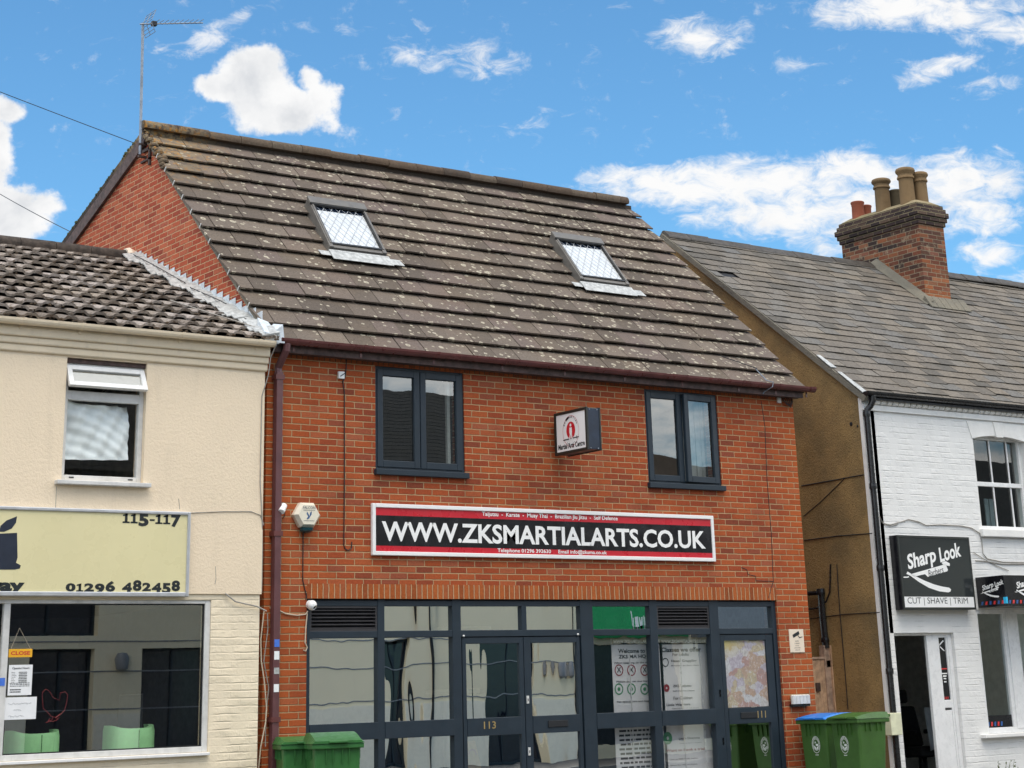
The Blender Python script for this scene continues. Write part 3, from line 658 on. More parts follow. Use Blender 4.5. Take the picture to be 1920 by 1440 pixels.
# ---- eaves: fascia, gutter, downpipe
MB().box(-.02, 7.86, -.145, -.12, 4.985, 5.105).build('fascia', M['fascia'], H)
MB().box(-.02, 7.86, -.12, -.006, 4.992, 5.004).build('soffit', M['fascia'], H)
gt = MB(); gp = []
for i in range(9): a = math.pi + math.pi * i / 8; gp.append((-.207 + .058 * math.cos(a), 5.118 + .062 * math.sin(a)))
inn = [(-.207 + .052 * math.cos(math.pi + math.pi * i / 8), 5.119 + .055 * math.sin(math.pi + math.pi * i / 8)) for i in range(9)][::-1]
sec = gp + inn
for i in range(len(sec)):
    (ya, za), (yb, zb) = sec[i], sec[(i + 1) % len(sec)]
    gt.poly([(.02, ya, za), (8.0, ya, za), (8.0, yb, zb), (.02, yb, zb)])
gt.prism([(7.985, y, z) for y, z in gp], (.02, 0, 0)); gt.prism([(.01, y, z) for y, z in gp], (.02, 0, 0))
gut = gt.build('gutter', M['maroon'], H, smooth=True)
for x in (.20, 1.05, 2.02, 2.98, 3.9, 4.82, 5.75, 6.7, 7.35, 7.9):
    j = MB(); q = [(-.207 + .0635 * math.cos(math.pi + math.pi * i / 8), 5.121 + .067 * math.sin(math.pi + math.pi * i / 8)) for i in range(9)]
    j.prism([(x, y, z) for y, z in q], (.035 if x < 7.8 else .09, 0, 0)); j.box(x + .005, x + .03, -.15, -.144, 5.0, 5.09); j.build('gutter_bracket', M['maroon'], gut)
dp = MB()
dp.tube([(.10, -.207, 5.07), (.10, -.20, 5.0), (.085, -.12, 4.90), (.082, -.06, 4.83), (.082, -.06, 4.74)], .042, 8)
dp.box(.045, .12, -.10, -.022, 0, 4.78); pipe = dp.build('downpipe', M['maroon_pipe'], H, bevel=.004)
for z in (4.70, 3.06, 1.22): MB().box(.03, .135, -.108, -.004, z, z + .05).build('pipe_clip', M['maroon'], pipe)
for (v0, v1, mt_) in ((1199, 1213, 'sticker_blue'), (1221, 1237, 'paper'), (1252, 1264, 'lead_dull'), (1283, 1298, 'paper')):
    za, zb = wz(508, v1, -.1), wz(508, v0, -.1); MB().box(.054, .112, -.1025, -.1005, za, zb).build('sticker', M[mt_], pipe)
# ---- first floor casements
def casement(x0, x1, z0, z1, ajar):
    y0 = .015; f = MB(); frame(f, x0, x1, z0 + .03, z1, .045, y0, y0 + .07); xm = (x0 + x1) / 2
    f.box(xm - .018, xm + .018, y0 + .004, y0 + .066, z0 + .07, z1 - .045)
    wo = f.build('casement_window', M['anth'], H, bevel=.005)
    for k, (a, b) in enumerate(((x0 + .03, xm - .005), (xm + .005, x1 - .03))):
        s = MB(); za, zb = z0 + .055, z1 - .03; t = .075; ys = y0 - .012
        ang = R(-5) if (ajar and k) else 0
        frame(s, a, b, za, zb, t, ys, ys + .05)
        frame(s, a + t - .012, b - t + .012, za + t - .012, zb - t + .012, .014, ys + .012, ys + .045)
        so_ = s.build('sash', M['anth'], wo, bevel=.006)
        p = pane('pane', a + t, b - t, za + t, zb - t, ys + .03, M['g_win'], so_)
        g = MB(); frame(g, a + t - .002, b - t + .002, za + t - .002, zb - t + .002, .006, ys + .026, ys + .034); g.build('glazing_gasket', M['anth_dark'], so_)
        if ang:
            piv = Vector((b, ys, 0)); mt_ = Matrix.Translation(piv) @ Matrix.Rotation(-ang, 4, 'Z') @ Matrix.Translation(-piv)
            so_.matrix_local = mt_
    MB().box(x0 - .02, x1 + .025, -.055, y0 + .06, z0 - .035, z0 + .028).build('window_sill', M['anth'], wo, bevel=.006)
    return wo
w1 = casement(*WN[0], False); w2 = casement(*WN[1], True)
MB().box(WN[1][0] + .615, WN[1][0] + .632, -.006, .01, 3.87, 4.90).build('reveal_trim', M['upvc'], w2)
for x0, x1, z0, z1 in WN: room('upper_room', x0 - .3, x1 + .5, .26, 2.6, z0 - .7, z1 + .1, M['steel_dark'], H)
cu = MB(); x0 = WN[0][1] - .17
cu.box(x0, x0 + .04, .10, .14, 3.86, 4.90); cu.build('blind_edge', M['room_light'], w1)
nc = MB()
for i in range(9):
    xa = WN[1][0] + .70 + i * .047; nc.box(xa, xa + .043, .2 + .012 * (i % 2), .215 + .012 * (i % 2), 3.85, 4.92)
nc.build('sky_glare_strips', M['room_light'], w2)  # pale strips added behind the sash to stand for reflected bright sky

# ---- shopfront
YF = .03
bays = [(.548, 1.384), (1.471, 2.355), (2.469, 4.15), (4.332, 5.196), (5.312, 6.146), (6.293, 7.19)]
f = MB()
for a, b in ((SX0, .548), (1.384, 1.471), (2.355, 2.469), (4.15, 4.332), (5.196, 5.312), (6.146, 6.293), (7.19, SX1)): f.box(a, b, YF, YF + .1, 0, SZ - .002)
f.box(3.309, 3.377, YF + .004, YF + .09, 2.106, 2.363)
for a, b in bays: f.box(a, b, YF + .003, YF + .097, 2.363, 2.42); f.box(a, b, YF + .003, YF + .097, 2.036, 2.106)
for i in (0, 1, 3, 4): a, b = bays[i]; f.box(a, b, YF - .006, YF + .08, 1.012, 1.182); f.box(a, b, YF + .003, YF + .09, 0, .14)
shop = f.build('shopfront_frame', M['anth'], H, bevel=.004)
MB().box(SX0 + .001, SX1 - .001, YF + .02, YF + .09, 2.418, 2.436).build('head_seal', M['anth_dark'], H)
for i in (0, 4):
    a, b = bays[i]; l_ = MB(); frame(l_, a, b, 2.106, 2.363, .022, YF + .01, YF + .06)
    for k in range(6):
        z = 2.135 + k * .0365; l_.hexa([(a + .02, YF + .012, z - .004), (b - .02, YF + .012, z - .004), (b - .02, YF + .06, z + .02), (a + .02, YF + .06, z + .02), (a + .02, YF + .012, z + .002), (b - .02, YF + .012, z + .002), (b - .02, YF + .06, z + .026), (a + .02, YF + .06, z + .026)])
    lo_ = l_.build('louvre_vent', M['louvre'], H)
    MB().box(a + .01, b - .01, YF + .065, YF + .07, 2.12, 2.35).build('vent_backing', M['anth_dark'], lo_)
YG = YF + .045
for i, (a, b) in enumerate(bays):
    if i in (0, 1, 3, 4):
        gm = M['g_shop'] if i < 2 else M['g_shop2']; pane('window_pane', a, b, 1.182, 2.036, YG, gm, H); pane('window_pane', a, b, .14, 1.012, YG, gm, H)
    if i in (1, 3, 5): pane('top_light', a, b, 2.106, 2.363, YG, M['g_shop'], H)
    if i == 2: pane('top_light', a, 3.309, 2.106, 2.363, YG, M['g_shop'], H); pane('top_light', 3.377, b, 2.106, 2.363, YG, M['g_shop'], H)
def shopdoor(x0, x1, gl, gr, letterbox, number, locks, zr=(.995, 1.18)):
    f = MB(); y0 = YF + .012; y1 = y0 + .05
    f.box(x0, gl, y0, y1, .012, 2.028); f.box(gr, x1, y0, y1, .012, 2.028); f.box(gl, gr, y0, y1, 1.962, 2.028); f.box(gl, gr, y0 - .006, y1, zr[0], zr[1]); f.box(gl, gr, y0, y1, .012, .17)
    d = f.build('shop_door', M['anth'], H, bevel=.004)
    pane('pane', gl, gr, zr[1], 1.962, y0 + .025, M['g_shop'], d); pane('pane', gl, gr, .17, zr[0], y0 + .025, M['g_shop'], d)
    if letterbox:
        a, b, c, e = letterbox; MB().box(a, b, y0 - .016, y0 - .004, c, e).build('letterbox', M['anth_dark'], d, bevel=.004)
    if number:
        s, (u0, v0, u1, v1) = number; front_text('house_number', s, u0, v0, u1, v1, y0 - .008, M['gold'], d, .01)
    for u, v in locks:
        x, z = W(u, v, y0); l_ = MB(); l_.box(x - .016, x + .016, y0 - .012, y0 - .001, z - .042, z + .042); lk = l_.build('lock_plate', M['silver'], d, bevel=.003)
        MB().box(x - .004, x + .004, y0 - .016, y0 - .011, z - .015, z + .012).build('keyhole', M['black_pl'], lk)
    return d
shopdoor(2.487, 3.322, 2.538, 3.268, None, ('113', (907.5, 1353, 930, 1367)), [])
shopdoor(3.331, 4.134, 3.428, 4.128 - .04, (3.635, 3.912, 1.055, 1.125), None, [(989, 1312), (992, 1409)])
d3 = shopdoor(6.305, 7.178, 6.372, 7.06, (6.558, 6.832, 1.055, 1.125), ('111', (1421, 1333, 1436.5, 1346)), [(1349, 1300), (1355, 1390)])
for x, z in ((2.50, 2.045), (4.10, 2.05)): MB().lathe([(.012, 0), (.012, .012), (.006, .016)], (x, YF + .003, z), (0, -1, 0), 10).build('door_sensor', M['silver'], shop)
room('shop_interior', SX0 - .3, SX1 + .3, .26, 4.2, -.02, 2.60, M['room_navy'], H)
tl = MB(); tl.box(2.95, 3.7, 1.2, 1.23, 2.16, 2.2); tl.build('ceiling_lamp', M['paper'], H)
co_ = MB(); co_.box(2.9, 3.0, 1.0, 1.06, 0, 1.5); co_.box(2.75, 3.35, .95, 1.2, 1.45, 1.5); co_.build('reception_desk', M['room_light'], H)

# ================================================================== SIGNS AND FITTINGS ON THE BRICK HOUSE
x0, z1 = W(694.6, 943.9); x1, z0 = W(1338.5, 1053.6)
sg = thing('shop_sign', ((x0 + x1) / 2, 0, z0), 'long black and red website address sign in a white frame above the grey shopfront', 'sign')
f = MB(); frame(f, x0, x1, z0, z1, .043, -.045, -.001); f.build('sign_frame', M['sign_white'], sg, bevel=.006)
f = MB(); f.box(x0 + .043, x1 - .043, -.030, -.004, 2.992, 3.314); f.build('black_band', M['sign_black'], sg)
f = MB(); f.box(x0 + .043, x1 - .043, -.029, -.004, 3.3141, z1 - .043); f.build('red_band', M['sign_red'], sg)
f = MB(); f.box(x0 + .043, x1 - .043, -.029, -.004, z0 + .043, 2.9919); f.build('red_band', M['sign_red'], sg)
mb = MB(); xa = wx(716, 1000, -.033); xb = wx(1322, 1000, -.033)
letter(mb, 'WWW.ZKSMARTIALARTS.CO.UK', (xa, -.033, 3.040), UX, UZ, xb - xa, .213, .026); mb.build('lettering', M['text_white'], sg, normals=False)
mb = MB(); xa = wx(904, 970, -.033); xb = wx(1158, 970, -.033)
letter(mb, 'Taijutsu  -  Karate  -  Muay Thai  -  Brazilian Jiu Jitsu  -  Self Defence', (xa, -.033, 3.330), UX, UZ, xb - xa, .062, .018); mb.build('lettering', M['text_white'], sg, normals=False)
mb = MB(); xa = wx(933, 1036, -.033); xb = wx(1138, 1036, -.033)
letter(mb, 'Telephone 01296 392630     Email info@zksma.co.uk', (xa, -.033, 2.936), UX, UZ, xb - xa, .056, .018); mb.build('lettering', M['text_white'], sg, normals=False)

# projecting box sign
XS = 3.776; pj = thing('projecting_sign', (XS + .1, -.1, 4.06), 'dark box sign projecting from the brick wall, white face lettered Martial Arts Centre', 'sign')
f = MB(); f.box(XS + .012, XS + .185, -.715, -.10, 4.062, 4.535); f.build('sign_case', M['box_navy'], pj, bevel=.005)
f = MB()
for (ya, yb, za, zb) in ((-.722, -.690, 4.052, 4.545), (-.135, -.095, 4.052, 4.545), (-.690, -.135, 4.052, 4.085), (-.690, -.135, 4.512, 4.545)):
    f.box(XS - .012, XS + .018, ya, yb, za, zb); f.box(XS + .18, XS + .202, ya, yb, za, zb)
f.build('sign_frame', M['box_dark'], pj, bevel=.004)
f = MB(); f.box(XS - .004, XS + .01, -.6898, -.1352, 4.0852, 4.5118); f.build('sign_face', M['sign_white'], pj)
f = MB(); f.box(XS + .06, XS + .14, -.1, -.001, 4.15, 4.45); f.build('wall_bracket', M['box_dark'], pj)
f = MB()
for y in (-.71, -.66): 
    for z in (4.075, 4.52): f.lathe([(.008, 0), (.008, .006)], (XS + (.04 if y == -.71 else .15), -.716, z), (0, -1, 0), 8)
f.build('case_screws', M['galv'], pj)
UL = Vector((0, -1, 0))
mb = MB(); letter(mb, 'Martial Arts Centre', (XS - .006, -.16, 4.11), UL, UZ, .505, .062, .03); mb.build('lettering', M['text_black'], pj, normals=False)
yc, zc = -.41, 4.335
def ring(mb, yc, zc, r0, r1, x, ky=1.0, a0=0, a1=360, n=48):
    for i in range(n):
        a, b = R(a0 + (a1 - a0) * i / n), R(a0 + (a1 - a0) * (i + 1) / n)
        mb.poly([(x, yc - r0 * ky * math.cos(a), zc + r0 * math.sin(a)), (x, yc - r1 * ky * math.cos(a), zc + r1 * math.sin(a)), (x, yc - r1 * ky * math.cos(b), zc + r1 * math.sin(b)), (x, yc - r0 * ky * math.cos(b), zc + r0 * math.sin(b))])
mb = MB(); ring(mb, yc, zc - .02, .0, .098, XS - .006, .86); mb.build('red_disc', M['sign_red'], pj, normals=False)
mb = MB(); ring(mb, yc, zc - .03, .176, .180, XS - .006, .86); mb.build('emblem_ring', M['sign_red'], pj, normals=False)
mb = MB(); xx = XS - .0075                                    # white standing figure on the disc
def ep(pts): mb.poly([(xx, yc - a, zc - .02 + b) for a, b in pts])
ring(mb, yc, zc + .038, 0, .017, xx); ep([(-.022, .03), (.022, .03), (.026, -.02), (.018, -.055), (-.018, -.055), (-.026, -.02)])
ep([(-.02, -.055), (-.002, -.055), (-.018, -.125), (-.04, -.125)]); ep([(.002, -.055), (.02, -.055), (.04, -.125), (.018, -.125)])
mb.build('emblem_figure', M['sign_white'], pj, normals=False)
mb = MB(); mb.whole = True; xx = XS - .0072
for i in range(11):                                        # lettering round the emblem
    a = R(150 - i * 12); r_ = .152; y_, zz = yc - r_ * .86 * math.cos(a), zc - .02 + r_ * math.sin(a)
    letter(mb, 'ZKS MARTIAL'[i] if 'ZKS MARTIAL'[i] != ' ' else '-', (xx, y_, zz - .012), UL, UZ, None, .025, .02, rot=a - math.pi / 2, anchor='c')
for i in range(7):
    a = R(-125 + i * 11); r_ = .158; letter(mb, 'TAIJUTS'[i], (xx, yc - r_ * .86 * math.cos(a), zc - .035 + r_ * math.sin(a)), UL, UZ, None, .016, .01, rot=a + math.pi / 2, anchor='c')
mb.poly([(xx, yc + .15, zc - .115), (xx, yc - .15, zc - .108), (xx, yc - .15, zc - .118), (xx, yc + .15, zc - .128)]); mb.poly([(xx, yc - .105, zc - .095), (xx, yc - .115, zc - .095), (xx, yc - .115, zc - .13), (xx, yc - .105, zc - .13)])
mb.build('emblem_lettering', M['text_black'], pj, normals=False)

# burglar alarm box
xc_, zc_ = W(579, 965, -.09); al = thing('alarm_box', (xc_, 0, zc_ - .13), 'cream hexagonal burglar alarm box lettered FALCON on the brick wall', 'alarm box')
def hexpts(r, kx=1.0): return [(xc_ + kx * r * math.cos(R(a)), zc_ + .90 * r * math.sin(R(a))) for a in (0, 60, 120, 180, 240, 300)]
f = MB(); a = hexpts(.163); b = hexpts(.128)
for i in range(6):
    j = (i + 1) % 6
    f.poly([(a[i][0], -.05, a[i][1]), (a[j][0], -.05, a[j][1]), (b[j][0], -.095, b[j][1]), (b[i][0], -.095, b[i][1])]); f.poly([(a[i][0], -.001, a[i][1]), (a[j][0], -.001, a[j][1]), (a[j][0], -.05, a[j][1]), (a[i][0], -.05, a[i][1])])
f.poly([(p, -.095, q) for p, q in b]); f.poly([(p, -.001, q) for p, q in a]); f.build('alarm_case', M['alarm'], al, bevel=.008)
f = MB(); f.lathe([(.075, 0), (.07, .03), (.045, .048), (.0, .052)], (xc_ - .005, -.05, zc_ - .135), (0, 0, -1), 18); f.build('strobe', M['alarm_blue'], al, smooth=True)
mb = MB(); letter(mb, 'FALCON', (xc_, -.097, zc_ + .058), UX, UZ, .15, .030, .012, anchor='c'); blocks(mb, xc_ - .07, xc_ + .07, zc_ + .038, zc_ + .052, -.097, 1); blocks(mb, xc_ - .065, xc_ + .065, zc_ - .07, zc_ - .056, -.097, 1); mb.build('lettering', M['text_grey'], al, normals=False)
mb = MB()                                                 # stooping bird of prey emblem
for pts in (((-.026, .036), (-.03, .01), (-.008, -.02), (.004, -.012), (-.008, .01)), ((.006, -.01), (.012, .022), (.032, .04), (.03, .005), (.014, -.018)), ((-.008, -.014), (.012, -.014), (.004, -.036), (-.022, -.048), (-.03, -.044))):
    mb.poly([(xc_ + p, -.097, zc_ + q - .002) for p, q in pts])
mb.build('emblem', M['hawk'], al, normals=False)
tag(MB().tube([(xc_ - .02, -.008, zc_ - .17), (xc_ - .02, -.008, 2.62), (wx(574, 1110), -.008, 2.47), (wx(573, 1126), -.008, 2.42)], .006, 6).build('alarm_cable', M['cable_black']), 'thin black cable dropping from the hexagonal alarm box to the shopfront', 'cable')

# small cylindrical wall light left of the alarm, and the ball camera on the shopfront corner
xl, zl = W(529, 954, -.08); lt = thing('security_light', (xl, 0, zl), 'small white cylindrical spotlight tilted on the brick wall beside the downpipe', 'spotlight')
f = MB(); f.lathe([(.0, -.055), (.036, -.05), (.036, .045), (.03, .05), (.0, .046)], (xl, -.09, zl), (-.45, -.35, -.6), 14); f.build('lamp_body', M['sign_white'], lt, smooth=True)
f = MB(); f.tube([(xl, -.08, zl + .02), (xl + .03, -.03, zl + .03), (xl + .03, -.001, zl + .03)], .009, 6); f.build('lamp_arm', M['cable_grey'], lt)
tag(MB().tube([(xl + .04, -.006, zl + .02), (xl + .075, -.006, zl), (xl + .075, -.006, zl - .06), (xl + .05, -.006, zl - .09)], .004, 5).build('spotlight_cable', M['cable_black']), 'short looped black lead under the small white spotlight', 'cable')
xl, zl = W(584, 1135, -.04); cb = thing('ball_camera', (xl, 0, zl), 'round white ball camera at the top left corner of the shopfront', 'camera')
f = MB(); f.lathe([(.001, -.052)] + [(.052 * math.cos(R(a)), .052 * math.sin(R(a))) for a in range(-75, 60, 12)] + [(.03, .04)], (xl, -.05, zl), (.35, -.6, -.5), 18); f.build('camera_ball', M['sign_white'], cb, smooth=True)
f = MB(); f.lathe([(.028, 0), (.026, .004), (.0, .01)], (xl + .014, -.074, zl - .021), (.35, -.6, -.5), 14); f.build('lens', M['black_pl'], cb)
f = MB(); f.lathe([(.045, 0), (.04, .02)], (xl, -.002, zl + .01), (0, -1, 0), 16); f.build('camera_base', M['sign_white'], cb)
pts = [(505, 1140), (520, 1144), (535, 1151), (556, 1154), (572, 1152), (576, 1146)]
tag(MB().tube([(wx(u, v), -.012, wz(u, v)) for u, v in pts], .007, 6).build('camera_cable', M['cable_cream']), 'cream cable sagging from the downpipe to the white ball camera', 'cable')
pts = [(575, 1150), (572, 1180), (571, 1205), (575, 1214), (572, 1221), (568, 1219)]
tag(MB().tube([(wx(u, v), -.012, wz(u, v)) for u, v in pts], .007, 6).build('loose_cable', M['cable_cream']), 'cream cable with a loose loop beside the left shopfront jamb', 'cable')

# aerial lead, junction boxes and their cables under the eaves
jx, jz = W(638, 704); jb = tag(MB().box(jx - .038, jx + .038, -.035, -.001, jz - .04, jz + .04).build('junction_box', M['sign_white'], bevel=.006), 'small white junction box under the eaves left of the first floor window', 'junction box')
lg = MB(); lg.tube([(jx - .02, -.038, jz - .015), (jx + .035, -.038, jz + .02)], .005, 5); lg.build('cable_tail', M['cable_black'], jb)
tag(MB().tube([(wx(590, 652), -.12, wz(590, 652)), (wx(622, 662, -.05), -.05, wz(622, 662, -.05)), (wx(648, 674), -.02, wz(648, 674)), (wx(648, 690), -.012, wz(648, 690)), (wx(646, 708), -.01, wz(646, 708)), (wx(642, 716), -.009, wz(642, 716)), (wx(645, 735), -.008, wz(645, 735)), (wx(645, 900), -.008, wz(645, 900)), (wx(644, 1022), -.008, wz(644, 1022)), (wx(647, 1030), -.008, wz(647, 1030)), (wx(653, 1032), -.008, wz(653, 1032)), (wx(658, 1028), -.008, wz(658, 1028)), (wx(659, 1016), -.008, wz(659, 1016))], .0062, 6).build('aerial_cable', M['cable_black']), 'long black cable running down the brick from the white junction box to a hook', 'cable')
tag(MB().tube([(wx(617, 660), -.055, wz(617, 660) + .003), (wx(633, 667), -.035, wz(633, 667) + .003)], .010, 6).build('cable_sleeve', M['sign_white']), 'white sleeve on the black cable under the gutter', 'cable sleeve')
jx, jz = W(1459, 751); tag(MB().box(jx - .03, jx + .03, -.03, -.001, jz - .035, jz + .035).build('junction_box', M['upvc_grey'], bevel=.005), 'grey junction box at the top right corner of the brick wall', 'junction box')
cb_ = MB()
for k in range(4):
    cb_.tube([(7.62 + .02 * k, -.01, 5.03), (7.60 + .03 * k, -.03 - .01 * k, 4.96), (7.66 + .02 * k, -.04, 4.90 - .01 * k), (7.74 + .012 * k, -.03, 4.92 + .01 * k), (7.77, -.012, 4.99)], .006, 5)
tag(cb_.build('cable_bundle', M['dark_bracket']), 'tangle of brown cables coiled at the top right corner of the brick wall', 'cables')
tag(MB().tube([RP(7.2, .3, .03), RP(7.22, .06, .02), (7.22, -.27, 5.13), (7.2, -.268, 5.07), (7.16, -.15, 5.02), (7.14, -.14, 4.99)], .007, 6).build('phone_drop_bracket', M['galv']), 'bent grey cable strap over the gutter near the right end of the tiled roof', 'cable strap')

# notices
x0, z1 = W(1478, 1180); x1, z0 = W(1508, 1223); cn = thing('camera_notice', ((x0 + x1) / 2, 0, z0), 'small cream CCTV notice with a camera symbol on the brick pier', 'notice')
MB().box(x0, x1, -.012, -.001, z0, z1).build('notice_board', M['cctv_board'], cn, bevel=.002)
mb = MB(); y_ = -.0135; zz = z1 - .085
c_, s_ = math.cos(R(22)), math.sin(R(22)); P_ = lambda a, b: (x0 + .115 + a * c_ - b * s_, y_, zz + .02 + a * s_ + b * c_)
mb.poly([P_(-.06, -.018), P_(.06, -.018), P_(.06, .022), P_(-.06, .022)]); mb.poly([P_(.02, -.018), P_(.03, -.018), P_(.045, -.06), P_(.035, -.06)]); mb.poly([P_(.035, -.06), P_(.09, -.07), P_(.09, -.062), P_(.04, -.05)])
letter(mb, 'CCTV', ((x0 + x1) / 2, y_, z0 + .125), UX, UZ, None, .017, .01, anchor='c')
for i, t_ in enumerate(('in operation', 'for your', 'personal safety', 'and security')): letter(mb, t_, ((x0 + x1) / 2, y_, z0 + .098 - i * .026), UX, UZ, None, .016, .008, anchor='c')
mb.build('lettering', M['text_black'], cn, normals=False)
x0, z1 = W(1484, 1303, -.05); x1, z0 = W(1518, 1319, -.05); mt_ = thing('wall_vent', ((x0 + x1) / 2, 0, z0), 'ribbed pale grey vent cowl on the brick pier above the blue lidded bin', 'vent')
f = MB()
for k in range(5): f.lathe([(.034, 0), (.034, z1 - z0 - .01), (.02, z1 - z0)], (x0 + .03 + k * (x1 - x0 - .06) / 4, -.05, z0), n=10)
f.build('cowl', M['upvc_grey'], mt_, smooth=True); MB().box(x0, x1, -.06, -.001, z0 - .03, z0 - .001).build('vent_base', M['black_pl'], mt_)

# things inside the shopfront
def banner(name, label, px, header):
    (u0, u1) = px; y = .19; xa = wx(u0, 1250, y); xb = xa + .78; zt = wz(u0 + 20, 1197, y)
    b = thing(name, (xa, y, 0), label, 'banner', 'display banners inside the shopfront'); MB().box(xa, xb, y, y + .006, .25, zt).build('banner_sheet', M['poster'], b)
    MB().box(xa, xb, y - .002, y - .0005, zt - .07, zt).build('header_band', M['sign_black'], b); MB().box(xa, xb, y - .03, y + .06, .18, .25).build('banner_base', M['alu'], b)
    mb = MB(); letter(mb, header, (xa + .03, y - .004, zt - .052), UX, UZ, xb - xa - .06, .034, .01); mb.build('header_lettering', M['text_white'], b, normals=False)
    return b, y - .003, xa, xb
def bt(mb, s, u0, v0, u1, v1, y, bold=.015): xa, za = W(u0, v1, y); xb, zt = W(u1, v0, y); letter(mb, s, (xa, y, za), UX, UZ, xb - xa, zt - za, bold)
def disc(mb, u, v, r0, r1, y, n=24):
    xc, zc = W(u, v, y)
    for i in range(n):
        a, b = 2 * math.pi * i / n, 2 * math.pi * (i + 1) / n
        mb.poly([(xc + r0 * math.cos(a), y, zc + r0 * math.sin(a)), (xc + r1 * math.cos(a), y, zc + r1 * math.sin(a)), (xc + r1 * math.cos(b), y, zc + r1 * math.sin(b)), (xc + r0 * math.cos(b), y, zc + r0 * math.sin(b))])
b, y, xa, xb = banner('display_banner', 'grey banner headed Welcome to, standing behind the middle shop window', (1148, 1220), 'WWW.ZKSMARTIALARTS.CO.UK')
mb = MB(); bt(mb, 'Welcome to', 1159, 1216, 1209, 1225, y, .03); bt(mb, 'ZKS MA HQ', 1160, 1227, 1211, 1236, y, .03); bt(mb, 'When stepping on the mat', 1151, 1240, 1219, 1246, y); bt(mb, 'Please put on the mat', 1156, 1275, 1216, 1281, y); bt(mb, 'No spectators and bags', 1157, 1312, 1219, 1319, y)
for u in (1160.6, 1184, 1208.7): letter(mb, 'X', (wx(u, 1256, y), y, wz(u, 1261, y)), UX, UZ, None, .06, .02, anchor='c')
blocks(mb, xa + .05, xb - .1, .3, 1.0, y, 14); mb.build('lettering', M['text_black'], b, normals=False)
mb = MB()
for u in (1160.6, 1184, 1208.7): disc(mb, u, 1256.6, .052, .065, y - .001)
mb.build('red_symbols', M['text_red'], b, normals=False)
mb = MB()
for u in (1160.6, 1184, 1208.7): disc(mb, u, 1292, .05, .065, y - .001); disc(mb, u, 1292, 0, .022, y - .001)
mb.build('green_symbols', M['text_green'], b, normals=False)
b, y, xa, xb = banner('display_banner', 'grey banner headed Classes we offer, standing behind the right hand shop window', (1238, 1310), 'WWW.ZKSMARTIALARTS.CO.UK')
mb = MB(); bt(mb, 'Classes we offer', 1240, 1213, 1314, 1223, y, .03); bt(mb, 'For Adults', 1261, 1224, 1291, 1230, y); bt(mb, 'Havoc Grappling', 1259, 1236, 1306, 1243, y, .02); bt(mb, 'Brazilian Jiu Jitsu class', 1259, 1246, 1310, 1250, y); bt(mb, 'ZKS Taijutsu', 1262, 1283, 1296, 1290, y, .02); bt(mb, 'Self Defence classes', 1262, 1293, 1302, 1297, y); bt(mb, 'For Children', 1263, 1305, 1298, 1312, y, .01)
bt(mb, 'Little Warriors', 1250, 1318, 1294, 1324, y, .02); bt(mb, 'Classes for 11-16 years', 1260, 1326, 1310, 1330, y); bt(mb, 'Little Dragons', 1273, 1381, 1312, 1388, y, .02); bt(mb, 'Classes for 5 - 7 years', 1275, 1391, 1316, 1395, y)
bt(mb, '1. Click on FREE TRIAL button,', 1252, 1420, 1309, 1426, y); bt(mb, '2. Select the class of choice,', 1252, 1431, 1308, 1437, y); disc(mb, 1247.6, 1242, .04, .052, y); mb.build('lettering', M['text_black'], b, normals=False)
mb = MB(); bt(mb, 'Want to book a trial?', 1249, 1401, 1324, 1410, y - .0006, .02); disc(mb, 1250, 1290, .012, .045, y - .0006); mb.build('red_lettering', M['text_red'], b, normals=False)
mb = MB(); disc(mb, 1252, 1384, .02, .07, y - .0006); mb.build('green_symbols', M['text_green'], b, normals=False)
for u in (1173, 1212, 1268, 1306):
    xa, z_ = W(u, 1225, .2); tag(MB().tube([(xa, .13, .1), (xa, .13, z_)], .008, 6).build('banner_pole', M['silver']), 'thin pale upright rod behind the shop windows in front of the banners', 'rod', 'thin rods in front of the banners')
# photo poster inside the right hand door
mt_, k, bs, o = newmat('faded_food_poster'); p = POS(k); x, y_, z = k.sep(p)
pv_ = k.comb(k.m('MULTIPLY', x, 1.0), 0.0, k.m('MULTIPLY', z, 1.35)); wv = k.vm('ADD', pv_, k.vm('SCALE', k.vm('SUBTRACT', k.noise(pv_, 5.0, 4, .6, True), (.5, .5, .5)), .22))
vo = k.n('ShaderNodeTexVoronoi'); k.L.new(wv, vo.inputs['Vector']); vo.inputs['Scale'].default_value = 6.5
c1, c2, c3 = k.sep(vo.outputs['Color'])
colr = k.ramp(c1, [(0, (.36, .28, .13)), (.2, (.42, .40, .37)), (.35, (.30, .13, .09)), (.5, (.44, .45, .46)), (.65, (.33, .19, .09)), (.8, (.34, .30, .36)), (1, (.45, .43, .38))], 'CONSTANT')
st = k.noise(k.vm('MULTIPLY', wv, (3, 1, 1)), 16.0, 5, .7); colr = k.mix(k.step(st, .48, .66, 0, .7), colr, (.16, .14, .14)); colr = k.mix(k.step(st, .50, .32, 0, .75), colr, (.52, .53, .56)); colr = k.mix(.25, colr, (.40, .40, .41))
colr = k.mix(k.m('MULTIPLY', k.step(z, 1.75, 1.95), k.step(x, 6.7, 6.4)), colr, (.42, .36, .14))
k.L.new(colr, bs.inputs['Base Color']); bs.inputs['Roughness'].default_value = .5
tag(MB().box(6.375, 7.057, .0615, .0645, 1.185, 1.958).build('food_poster', mt_), 'faded photo poster of mixed dishes covering the upper pane of door 111', 'poster')
xw, zw = W(883, 1440, .55); wf = thing('wet_floor_sign', (xw, .55, 0), 'yellow folding floor sign standing behind the door numbered 113', 'floor sign')
f = MB(); zt = wz(883, 1389, .55)
